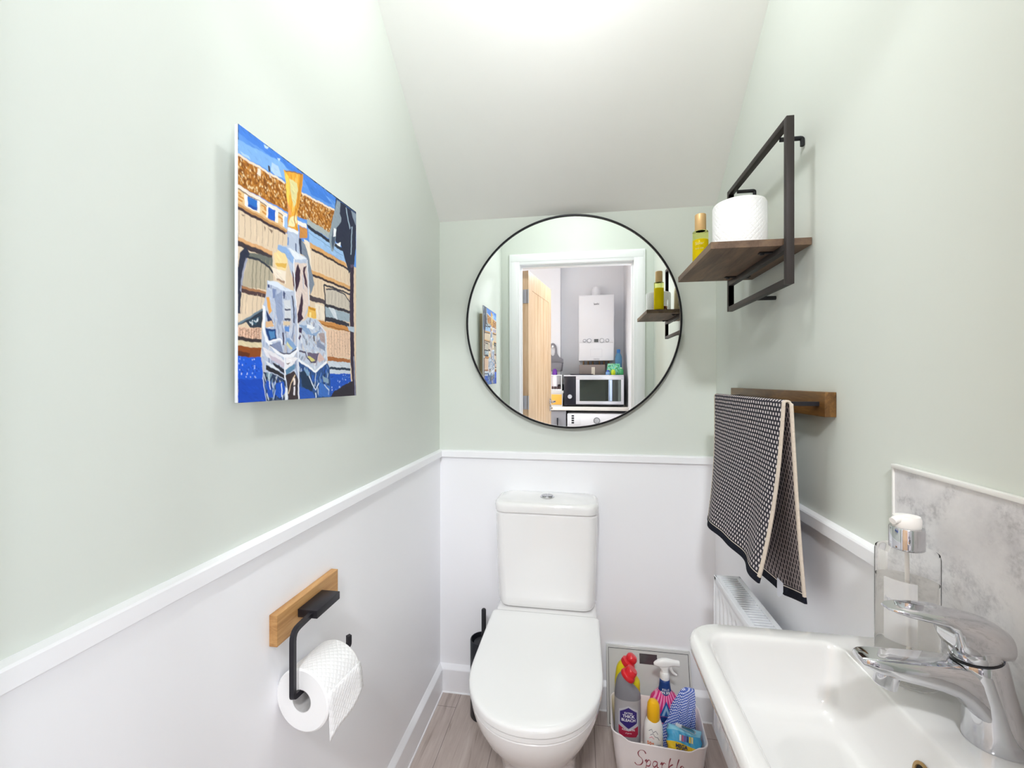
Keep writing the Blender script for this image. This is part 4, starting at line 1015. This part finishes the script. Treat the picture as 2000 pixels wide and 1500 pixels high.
# pink trigger spray
t = thing('spray_bottle', 'pink trigger spray bottle with white head and blue neck label', 'spray bottle', (.270, 1.487, .0))
m = mat('pink_striped_sleeve', 'e04a92', .3); k = N(m); sp = k.n('ShaderNodeSeparateXYZ'); k.put(k.obj(), sp.inputs[0])
angn = k.math('ARCTAN2', sp.outputs[0], k.math('SUBTRACT', .245, sp.outputs[2])); f = k.math('GREATER_THAN', k.math('SINE', k.math('MULTIPLY', angn, 42)), .15)
k.col(k.mix(f, 'd8337f', 'f19bc2'))
bm = bmesh.new(); loft(bm, bottle_rings([(0, 0, 0, .040, .022, 0), (0, 0, .004, .043, .025, 0), (0, 0, .06, .044, .026, 0), (0, 0, .10, .0455, .0265, 0), (0, 0, .135, .0475, .027, 0), (0, 0, .172, .0475, .0268, 0), (0, 0, .186, .0435, .025, 0), (0, 0, .197, .034, .022, 0), (0, 0, .206, .0235, .0185, 0), (0, 0, .215, .0180, .0165, 0), (0, 0, .240, .0150, .0145, 0), (0, 0, .247, .0145, .014, 0)])); fin(bm, 'bottle_body', m, t)
bw_ = mat('navy_label', '1c3f80', .35)
bm = bmesh.new(); R = []
for z, a, b, lo in ((.247, .0150, .0145, 0), (.238, .0158, .0152, 0), (.222, .0178, .0165, 0), (.208, .0205, .0185, 0)):
    R.append([(a*1.03*math.cos(math.radians(180+180*i/24)), b*1.05*math.sin(math.radians(180+180*i/24)), z) for i in range(25)])
R.append([(.0240*math.cos(math.radians(180+180*i/24)), .0215*math.sin(math.radians(180+180*i/24)), .208-.0245*(math.sin(math.radians(180*i/24))**1.5)) for i in range(25)])
loft(bm, R, False, False, closed=False); o = fin(bm, 'neck_label', bw_, t); o.modifiers.new('s', 'SOLIDIFY').thickness = .0005
yn = oval_y(.0185, .0172, 1)
otext('KILLS', .0095, 0, .2205, lambda x: -.0185*max(.1, 1-(x/.022)**2)**.5, wt, t, off=.0012, bold=.0001); otext('99.9%', .0120, 0, .2115, lambda x: -.0200*max(.1, 1-(x/.024)**2)**.5, wt, t, off=.0014, bold=.0002)
yb2 = oval_y(.0470, .0268)
patch([(-.020, .140), (0, .190), (.020, .140)], 10, yb2, 'emblem_triangle', mat('mid_blue_label', '2a66b0', .35), t, .0005)
patch([(-.0135, .142), (0, .178), (.0135, .142)], 10, yb2, 'emblem_inner', mat('pale_blue_label', '9cc6e2', .35), t, .0008)
patch([(-.0060, .142), (0, .160), (.0060, .142)], 6, yb2, 'emblem_core', mat('mid_blue_label', '2a66b0'), t, .0011)
patch([(-.018, .139), (.018, .139), (.016, .120), (-.016, .120)], 12, yb2, 'brand_band', bw_, t, .0006)
bm = bmesh.new(); lathe(bm, [(0, .244), (.0145, .244), (.0150, .246), (.0150, .262), (.0125, .268), (0, .268)], 0, 0, 0, 28)
loft(bm, [[(x, y, z) for y, z in pp] for x, pp in [(x, [(a, zc_+b) for a, b in rr(w_, h_, min(w_, h_)*.45, 5)]) for x, zc_, w_, h_ in ((-.0345, .292, .008, .006), (-.030, .293, .014, .014), (-.020, .295, .019, .023), (-.008, .2965, .021, .029), (.006, .298, .021, .028), (.018, .2995, .019, .022), (.030, .3000, .016, .0185), (.043, .2990, .0155, .018), (.046, .2990, .014, .0165))]])
loft(bm, [[(x, y, z) for x, y in rr(w_, .018, .006, 5, cx_, 0)] for z, w_, cx_ in ((.262, .026, 0), (.270, .022, 0), (.278, .024, -.001), (.288, .034, -.004))])
fin(bm, 'spray_head', mat('white_trigger_plastic', 'f2f2f0', .35), t)
bm = bmesh.new(); tube(bm, [(.018, 0, .290), (.020, 0, .278), (.026, 0, .268), (.035, 0, .262), (.038, 0, .2605)], [.005, .0048, .0042, .0035, .0025], 12); fin(bm, 'trigger', mat('white_trigger_plastic', 'f2f2f0'), t)
# sun cream
t = thing('sun_cream_bottle', 'white sun cream bottle with yellow cap at the box front', 'bottle', (.2195, 1.3935, .0055))
bm = bmesh.new(); loft(bm, bottle_rings([(0, 0, 0, .0255, .018, 0), (0, 0, .003, .0280, .020, 0), (0, 0, .135, .0285, .0205, 0), (0, 0, .158, .0270, .0200, 0), (0, 0, .172, .022, .0185, 0), (0, 0, .178, .0175, .0165, 0)])); fin(bm, 'bottle_body', mat('white_bottle_plastic', 'f1efeb', .35), t)
bm = bmesh.new(); loft(bm, bottle_rings([(0, 0, .172, .0180, .0172, 0), (0, 0, .174, .0190, .0180, 0), (0, 0, .205, .0190, .0178, 0), (0, 0, .220, .0175, .0165, 0), (0, 0, .229, .013, .013, 0), (0, 0, .233, .006, .006, 0)], e=.95)); fin(bm, 'cap', mat('yellow_cap_plastic', 'f2b705', .3, coat=.2), t)
ys = oval_y(.0285, .0205); og = mat('orange_print', 'e2702a', .5); gp = mat('grey_print_dark', '6a6a78', .5)
otext('50+', .0130, -.011, .112, ys, og, t, bold=.0003); otext('UVA', .0065, .013, .108, ys, gp, t, bold=.0001)
for pts_, c_ in (([(-.016, .150), (-.008, .156), (-.004, .146), (.004, .152), (.010, .142)], gp), ([(-.012, .138), (-.004, .143), (.002, .134), (.010, .132), (.014, .124)], gp), ([(-.015, .128), (-.008, .133), (-.001, .127)], mat('pink_print', 'd8728a', .5))):
    bm = bmesh.new(); tube(bm, [(x, ys(x)-.0006, z) for x, z in pts_], .0007, 6); fin(bm, 'printed_swirl', c_, t)
# gingham cloth
bm = bmesh.new(); NS, NT = 120, 70; R = []
def bump_(d, w): return math.exp(-(d/w)**2)
for j in range(NT+1):
    b = j/NT; z = .004+.240*b
    cx_ = -.004+.036*b**1.3; cy_ = .012*b
    Ra = .058*(1-b)**.24*(1-.14*b)+.006*(1-b) if b < .999 else .001
    ring = []
    for i in range(NS):
        th = 2*PI*i/NS; dl = math.atan2(math.sin(th-PI*1.08), math.cos(th-PI*1.08))
        r = Ra*(1-.16*bump_(b-.60, .14)) + .026*bump_(dl, .9)*bump_(b-.40, .20)
        amp = min(1, (1-b)*5)
        r += amp*(.0042*math.sin(5*th+6*b)+.0030*math.sin(9*th-11*b+1)+.0022*math.sin(15*th+9*b)) - amp*.010*bump_(math.atan2(math.sin(th+.75), math.cos(th+.75)), .16)*bump_(b-.45, .3)
        ring.append((max(-.064, min(.047, cx_+r*math.cos(th))), cy_+r*.46*math.sin(th), z+.004*math.sin(3*th+2)*b*amp))
    R.append(ring)
loft(bm, R)
m = mat('blue_gingham', 'e9ecf6', .9, spec=.1); k = N(m); sp = k.n('ShaderNodeSeparateXYZ'); k.put(k.map(k.obj(), rot=(.25, .35, .5)), sp.inputs[0])
sx_ = k.math('SINE', k.math('MULTIPLY', k.math('ADD', sp.outputs[0], sp.outputs[1]), PI/.0031)); sz_ = k.math('SINE', k.math('MULTIPLY', k.math('SUBTRACT', sp.outputs[2], k.math('MULTIPLY', sp.outputs[1], .4)), PI/.0031))
f = k.math('ADD', k.math('MULTIPLY', k.math('GREATER_THAN', sx_, -.1), .5), k.math('MULTIPLY', k.math('GREATER_THAN', sz_, -.1), .5))
k.col(k.ramp(f, [(.0, 'eef0f8'), (.5, '7f93d4'), (1.0, '2f4aa6')]))
o = fin(bm, 'cleaning_cloth', m, None, loc=(.3060, 1.436, .0055), ang=80); tag(o, 'blue and white checked cloth bunched up in the storage box', 'cloth'); o.modifiers.new('s', 'SOLIDIFY').thickness = .0015
# wipes pack
t = thing('wipes_pack', 'blue and yellow pack of cleaning wipes at the box front corner', 'wipes', (.3085, 1.3860, .1240), (math.radians(52), math.radians(5), math.radians(-4)))
m = mat('wipes_film', '4fb4dc', .25, coat=.3); k = N(m); sp = k.n('ShaderNodeSeparateXYZ'); k.put(k.obj(), sp.inputs[0])
wv = k.math('ADD', sp.outputs[1], k.math('MULTIPLY', k.math('SINE', k.math('MULTIPLY', sp.outputs[0], 60)), .003))
c = k.mix(k.math('LESS_THAN', wv, -.006), '49aede', 'e9c321'); c = k.mix(k.math('LESS_THAN', wv, -.030), c, '1f3e86'); c = k.mix(k.math('GREATER_THAN', wv, .022), c, '8ad0ea'); k.col(c)
bm = bmesh.new(); G = {}
nx, ny = 40, 28
for s in (1, -1):
    for j in range(ny+1):
        for i in range(nx+1):
            u, v = i/nx*2-1, j/ny*2-1
            if s < 0 and (abs(u) == 1 or abs(v) == 1): G[s, i, j] = G[1, i, j]; continue
            h = .024*((1-u**4)*(1-v**4))**.5*(1 if s > 0 else .8)+.0022*math.sin(u*17+v*5)*(1-u*u)*(1-v*v)+.002*math.sin(v*23+u*7)*abs(u)*(1-u*u)
            G[s, i, j] = bm.verts.new((u*.050+.002*math.sin(v*9)*(abs(u) > .9), v*.038, s*h))
for s in (1, -1):
    for j in range(ny):
        for i in range(nx): bm.faces.new((G[s, i, j], G[s, i+1, j], G[s, i+1, j+1], G[s, i, j+1]))
fin(bm, 'pack_body', m, t, ang=70)
hp = lambda x, y: .0248*max(0, (1-(x/.05)**4)*(1-(y/.038)**4))**.5+.001
def ptext(s, size, cx_, cy_, m_, bold=0): return text(s, size, None, 'lettering', m_, t, .0001, bold, lambda p: Vector((cx_+p.x, cy_+p.y, hp(cx_+p.x, cy_+p.y)+.0008+p.z)))
nv = mat('navy_print', '15224e', .5); ptext('MEGA', .0125, -.012, -.0125, nv, .0004); ptext('PACK', .0115, -.012, -.0225, nv, .0004); ptext('126', .009, .030, -.018, nv, .0002)
cols = ['e8eef4', 'c9607e', '7a5cae', '2f3e78', 'e6c93a', 'f0e2a0']
for i, c_ in enumerate(cols):
    bm = bmesh.new(); x0 = -.018+i*.0068
    ps = [(x0, .001), (x0+.0048, .001), (x0+.0055, .016), (x0+.0008, .016)]
    loft(bm, [[(x, y, hp(x, y)+h_) for x, y in ps] for h_ in (.0004, .0012)]); fin(bm, 'colour_dash', mat('dash_'+c_, c_, .5), t, smooth=False)
bm = bmesh.new(); loft(bm, [[(x*(1-.2*z/.02)+.008*(z/.02), .033+y*(1-.3*z/.02)+.004*math.sin(x*200), .008+z) for x, y in rr(.052, .012, .005, 5)] for z in (0, .006, .012, .018, .022)], True, False)
fin(bm, 'pack_opening', mat('torn_white_film', 'dfe6ee', .4), t)

# ================================================================ UTILITY ROOM (seen in the mirror)
wt_m = mat('pale_worktop', 'e4e0da', .3)
bm = bmesh.new(); bx(bm, HX0, HX1-.001, -1.398, -1.095, .882, .918, .004); bx(bm, -.224, HX1-.001, -1.618, -1.39, .882, .918)
o = fin(bm, 'worktop', wt_m); tag(o, 'pale worktop in the utility room above the washing machine, seen in the mirror', 'worktop')
# grey cabinet
t = thing('base_cabinet', 'grey base cabinet with black bar handle left of the washing machine', 'cabinet', (-.45, -1.36, 0))
gm = mat('grey_cabinet', '8d8b90', .45)
bm = bmesh.new(); bx(bm, -.75, -.155, -1.395, -1.135, .10, .880); bx(bm, -.75, -.155, -1.395, -1.18, 0, .10); part(bm, 'carcass', gm, t, smooth=False)
for x0, x1 in ((-.748, -.455), (-.452, -.157)):
    bm = bmesh.new(); bx(bm, x0, x1, -1.134, -1.115, .105, .876, .001); dd = part(bm, 'cabinet_door', gm, t)
    bm = bmesh.new(); hx = x1-.085 if x0 < -.6 else -.240
    tube(bm, [(hx, -1.115, .80), (hx, -1.092, .80), (hx, -1.092, .62), (hx, -1.115, .62)], .005, square=True); fin(bm, 'handle', black_p, dd)
# washing machine
t = thing('washing_machine', 'white washing machine under the worktop, reflected in the mirror', 'washing machine', (.15, -1.36, 0))
wm = mat('white_appliance', 'e9e9ee', .3)
bm = bmesh.new(); bx(bm, -.142, .449, -1.60, -1.100, .01, .850, .006); part(bm, 'casing', wm, t)
bm = bmesh.new(); bx(bm, -.140, .447, -1.101, -1.092, .735, .848, .004); cp = part(bm, 'control_panel', wm, t)
bm = bmesh.new(); lathe(bm, [(0, 0), (.030, 0), (.030, .003), (.026, .003), (.024, .018), (0, .020)], M=Matrix.Translation((.148, -1.092, .785)) @ Matrix.Rotation(-PI/2, 4, 'X'), seg=32); part(bm, 'programme_dial', mat('silver_dial', 'c4c4c8', .3, metal=.5), t)
bm = bmesh.new(); lathe(bm, [(.0262, .0), (.031, 0), (.031, .0036), (.0262, .0036), (.0262, 0)], M=Matrix.Translation((.148, -1.0915, .785)) @ Matrix.Rotation(-PI/2, 4, 'X'), seg=32, caps=False); part(bm, 'dial_ring', mat('dark_ring', '55555c', .4), t)
bm = bmesh.new(); bx(bm, -.13, -.01, -1.093, -1.0905, .745, .840, .002); part(bm, 'detergent_drawer', wm, t)
bm = bmesh.new()
for z in (.752, .775, .798, .821): bx(bm, -.100, -.075, -1.0905, -1.0898, z, z+.016)
part(bm, 'energy_label', mat('black_sticker', '202024', .5), t, smooth=False)
bm = bmesh.new(); Mw = Matrix.Translation((.155, -1.098, .43)) @ Matrix.Rotation(-PI/2, 4, 'X'); lathe(bm, [(0, .02), (.13, .02), (.15, .01), (.155, .025), (.20, .02), (.205, 0), (0, 0)], M=Mw, seg=40); part(bm, 'porthole_door', mat('dark_door_glass', '3a3a42', .15), t)
# microwave
t = thing('microwave', 'silver and black microwave oven on the worktop in the mirror', 'microwave', (.12, -1.36, .918))
bm = bmesh.new(); dk = mat('black_appliance', '201f28', .25); sv = mat('silver_appliance', 'cfcfd6', .3, metal=.35)
bx(bm, -.178, .412, -1.56, -1.145, .928, 1.236, .004); 
for x in (-.14, .37): lathe(bm, [(0, .918), (.012, .918), (.012, .928), (0, .928)], x, -1.2, 0, 12)
part(bm, 'casing', dk, t)
bm = bmesh.new(); bx(bm, -.178, .412, -1.146, -1.124, 1.224, 1.2365, .002); part(bm, 'top_trim', sv, t)
bm = bmesh.new()
for b in ((-.056, .412, 1.190, 1.224), (-.056, .412, .944, .975), (-.056, -.020, .975, 1.190), (.385, .412, .975, 1.190)): bx(bm, b[0], b[1], -1.146, -1.120, b[2], b[3], .001)
df = part(bm, 'door_frame', sv, t)
bm = bmesh.new(); bx(bm, -.020, .385, -1.146, -1.123, .975, 1.190); part(bm, 'door_glass', mat('mirrored_dark_glass', '3f443f', .04, metal=.5), t, smooth=False)
bm = bmesh.new(); bx(bm, -.176, -.058, -1.146, -1.124, .944, 1.222, .002); pn = part(bm, 'control_panel', dk, t)
bm = bmesh.new(); lathe(bm, [(0, 0), (.022, 0), (.020, .014), (0, .014)], M=Matrix.Translation((-.117, -1.124, 1.02)) @ Matrix.Rotation(-PI/2, 4, 'X'), seg=24); part(bm, 'control_knob', sv, t)
bm = bmesh.new(); bx(bm, .262, .300, -1.123, -1.112, .977, 1.188, .004); part(bm, 'door_handle', mat('pale_blue_reflection', 'bcd0f0', .2, metal=.7), t)  # pale blue of this bar stands in for a reflection on the door
# boiler
t = thing('boiler', 'white wall-hung gas boiler with round dials above the microwave', 'boiler', (.15, -1.46, 1.385))
bw2 = mat('white_boiler_enamel', 'e4e4e8', .3)
bm = bmesh.new(); bx(bm, -.030, .332, -1.615, -1.325, 1.385, 2.070, .006); part(bm, 'casing', bw2, t)
bm = bmesh.new(); bx(bm, -.022, .324, -1.325, -1.3215, 1.575, 2.062, .003); part(bm, 'front_cover', bw2, t)
bm = bmesh.new(); bx(bm, -.022, .324, -1.325, -1.3215, 1.392, 1.571, .003); part(bm, 'lower_flap', bw2, t)
gr = mat('grey_marking', '9a9aa2', .5)
bm = bmesh.new(); bx(bm, .128, .172, -1.3217, -1.3195, 1.578, 1.610); part(bm, 'display', mat('dark_lcd', '5b5d5e', .2), t, smooth=False)
for x, r_ in ((.078, .024), (.208, .024), (.262, .019), (.030, .018)):
    bm = bmesh.new(); Mb = Matrix.Translation((x, -1.3217, 1.594)) @ Matrix.Rotation(-PI/2, 4, 'X')
    lathe(bm, [(r_-.003, 0), (r_, 0), (r_, .004), (r_-.003, .004), (r_-.003, 0)], M=Mb, seg=28, caps=False); part(bm, 'dial_ring', gr, t)
    bm = bmesh.new(); lathe(bm, [(0, 0), (r_-.006, 0), (r_-.008, .012), (0, .012)], M=Mb, seg=24); part(bm, 'dial', bw2, t)
bm = bmesh.new()
for b in ((.09, .21, 1.425, 1.4265), (.09, .21, 1.505, 1.5065), (.09, .0915, 1.425, 1.5065), (.2085, .21, 1.425, 1.5065)): bx(bm, b[0], b[1], -1.3217, -1.3205, b[2], b[3])
part(bm, 'flap_outline', mat('pale_grey_marking', 'c6c6cc', .5), t, smooth=False)
text('ideal', .030, frame((.152-.0, -1.3209, 1.975), (-1, 0, 0), (0, 0, 1)), 'lettering', mat('dark_grey_lettering', '6a6a70', .5), t, .0004, .0005).location = -Vector(t.location)
text('LOGIC', .020, frame((.152, -1.3209, 1.402), (-1, 0, 0), (0, 0, 1)), 'lettering', gr, t, .0004, .0003).location = -Vector(t.location)
bm = bmesh.new(); lathe(bm, [(0, 2.068), (.058, 2.068), (.058, 2.078), (.047, 2.082), (.047, 2.13), (.045, 2.15), (.038, 2.168), (.02, 2.18), (0, 2.183)], .150, -1.46, 0, 32)
tube(bm, [(.150, -1.46, 2.13), (.150, -1.615, 2.13)], .047, 28); part(bm, 'flue', bw2, t)
for x in (.02, .07, .12, .19, .24, .29):
    bm = bmesh.new(); tube(bm, [(x, -1.53, 1.387), (x, -1.53, 1.345), (x, -1.56, 1.33), (x, -1.60, 1.33)], .0085, 10)
    part(bm, 'copper_pipe', mat('brass_copper_pipe', 'a8835c', .35, metal=.8), t)
# taupe box and small things on the microwave
o = bmesh.new(); bx(o, -.025, .240, -1.485, -1.27, 1.2375, 1.343, .004); b_ = fin(o, 'storage_crate', mat('taupe_card', '857a76', .7)); tag(b_, 'taupe box on top of the microwave beneath the boiler', 'box')
bm = bmesh.new(); bx(bm, .100, .135, -1.2695, -1.2680, 1.240, 1.318); st = fin(bm, 'paper_strip', mat('cream_paper', 'd8cfc0', .7), b_, smooth=False)
bm = bmesh.new(); lathe(bm, [(0, 0), (.105, 0), (.12, .006), (.118, .010), (.1, .004), (0, .004)], .0, -1.21+.02, 1.2375, 40, sy=.55); o = fin(bm, 'serving_tray', mat('dark_tray', '33303c', .3)); o.location = (0, 0, 0); tag(o, 'thin dark tray lying on the microwave at its left', 'tray')
def cyl_thing(name, label, cat, x, y, z, parts):
    t = thing(name, label, cat, (x, y, z))
    for nm, m, pr in parts: bm = bmesh.new(); lathe(bm, pr, 0, 0, 0, 24); fin(bm, nm, m, t)
    return t
blue_pet = mat('blue_bottle_plastic', '6fa6cc', .12, trans=.5, ior=1.2)
cyl_thing('water_bottle', 'pale blue plastic bottle with blue cap right of the boiler', 'bottle', .374, -1.30, 1.2375, (('bottle_body', blue_pet, [(0, 0), (.033, 0), (.035, .004), (.035, .15), (.033, .19), (.026, .21), (.016, .225), (0, .225)]), ('cap', mat('blue_cap', '1f66a8', .35), [(0, .225), (.018, .225), (.018, .258), (.016, .262), (0, .262)])))
cyl_thing('small_bottle', 'small bottle with blue round cap lying before the green pouch', 'bottle', .262, -1.20, 1.2375, (('bottle_body', mat('pale_blue_plastic', '86aede', .3), [(0, 0), (.02, 0), (.022, .003), (.022, .030), (0, .034)]), ('cap', mat('royal_blue_cap', '3a56b8', .3), [(0, .034), (.014, .034), (.013, .048), (0, .05)])))
cyl_thing('small_bottle', 'small lime yellow capped pot before the green pouch', 'bottle', .314, -1.20, 1.2375, (('bottle_body', mat('lime_plastic', 'c8dc2e', .3), [(0, 0), (.02, 0), (.022, .003), (.022, .040), (0, .044)]), ('cap', mat('lime_cap', 'd4e63c', .3), [(0, .044), (.017, .044), (.016, .052), (0, .054)])))
cyl_thing('small_bottle', 'small green bottle at the right end of the microwave top', 'bottle', .392, -1.21, 1.2375, (('bottle_body', mat('green_plastic', '3f9a62', .3), [(0, 0), (.022, 0), (.024, .003), (.024, .045), (.015, .06), (0, .062)]), ('cap', mat('pale_green_cap', 'a6dcb0', .3), [(0, .062), (.012, .062), (.011, .075), (0, .076)])))
bm = bmesh.new(); m = mat('green_foil_pouch', '3f9a6a', .3); k = N(m); k.col(k.ramp(k.noise(k.obj(), 42, 4, .6, 1), [(.34, '1b5a3c'), (.44, '2f9a66'), (.5, '8ce0a8'), (.56, '2f8fb8'), (.63, 'c9dc70'), (.72, '8a4a20')]))
loft(bm, [[(x, y, z) for x, y in rr(w_, d_, min(w_, d_)*.45, 6)] for z, w_, d_ in ((0, .135, .05), (.01, .14, .056), (.05, .138, .05), (.09, .13, .03), (.115, .12, .006))]); o = fin(bm, 'dishwasher_pouch', m, None, loc=(.322, -1.232, 1.2375)); tag(o, 'patterned green pouch standing on the microwave by the blue bottle', 'pouch')
# tub, rack, purple-capped bottle on the worktop
t = thing('food_tub', 'clear plastic tub with orange label on the worktop beside the open door', 'tub', (-.250, -1.17, .918))
bm = bmesh.new(); loft(bm, [[(x, y, z) for x, y in rr(w_, d_, .02, 5)] for z, w_, d_ in ((0, .118, .10), (.135, .132, .112), (.137, .142, .12), (.162, .142, .12))]); fin(bm, 'tub_body', mat('clear_tub', 'e2dedb', .2, trans=.3), t)
bm = bmesh.new(); bx(bm, -.052, .052, .0535, .0555, .02, .125, .001); fin(bm, 'orange_label', mat('orange_label', 'e2a644', .5), t)
t = thing('bottle_rack', 'white wire rack standing on the tub in the mirror', 'rack', (-.262, -1.17, 1.0805))
bm = bmesh.new(); rw = mat('white_wire', 'eeeeee', .4)
for sx in (-.045, .060):
    for sy in (-.04, .04): tube(bm, [(sx, sy, 0), (sx, sy, .16)], .004, 8)
for z in (.01, .155): tube(bm, [(-.045, -.04, z), (.060, -.04, z), (.060, .04, z), (-.045, .04, z), (-.045, -.04, z)], .0035, 8)
bx(bm, -.045, .060, -.04, .04, 0, .004); fin(bm, 'wire_frame', rw, t)
for i in range(4):
    bm = bmesh.new(); x = -.03+i*.025; lathe(bm, [(0, .004), (.010, .004), (.010, .035), (.007, .042), (0, .042)], x, .028, 0, 12); fin(bm, 'dark_capsule', mat('dark_capsule', '4a3436', .4), t)
cyl_thing('air_freshener', 'white bottle with domed purple cap in the wire rack', 'bottle', -.272, -1.175, 1.0850, (('bottle_body', mat('white_bottle', 'ece8ee', .35), [(0, 0), (.028, 0), (.029, .003), (.029, .13), (.024, .15), (0, .152)]), ('cap', mat('purple_cap', '6a2a9c', .35), [(0, .152), (.025, .152), (.026, .17), (.022, .20), (.012, .214), (0, .216)])))
# hanging caddy
t = thing('hanging_caddy', 'grey plastic caddy hanging on a hook on the utility room pillar', 'caddy', (-.305, -1.345, 1.33))
cg = mat('grey_caddy_plastic', '7d7b82', .5)
bm = bmesh.new(); loft(bm, [[(x, y, z) for x, y in rr(w_, .085, .03, 6)] for z, w_ in ((-.055, .185), (-.048, .205), (.035, .224), (.037, .218))], True, True); fin(bm, 'caddy_body', cg, t)
bm = bmesh.new(); oc = [(.112, .03), (.110, .078), (.070, .098), (.048, .135), (.044, .190), (.036, .222), (.018, .243), (0, .249)]; ic = [(0, .222), (.012, .214), (.022, .190), (.024, .150), (.016, .122), (0, .110)]
for s_ in (1, -1): loft(bm, [[(s_*x, y_, z) for x, z in oc+ic+[(0, .03)]] for y_ in (-.046, -.036)])
fin(bm, 'back_plate', cg, t)
bm = bmesh.new(); lathe(bm, [(0, 0), (.008, 0), (.008, .028), (.012, .030), (0, .034)], M=Matrix.Translation((0, -.054, .212)) @ Matrix.Rotation(-PI/2, 4, 'X'), seg=16); fin(bm, 'hook', chrome, t)
# black kettle-like filter beside the microwave
t = thing('coffee_machine', 'small black appliance between the tub and the microwave', 'appliance', (-.20, -1.36, .918))
bm = bmesh.new(); bx(bm, -.055, .018, -.09, .09, 0, .22, .012); bx(bm, -.05, .015, .06, .13, .15, .19, .01); fin(bm, 'body', dk, t)
bpy.context.view_layer.update()
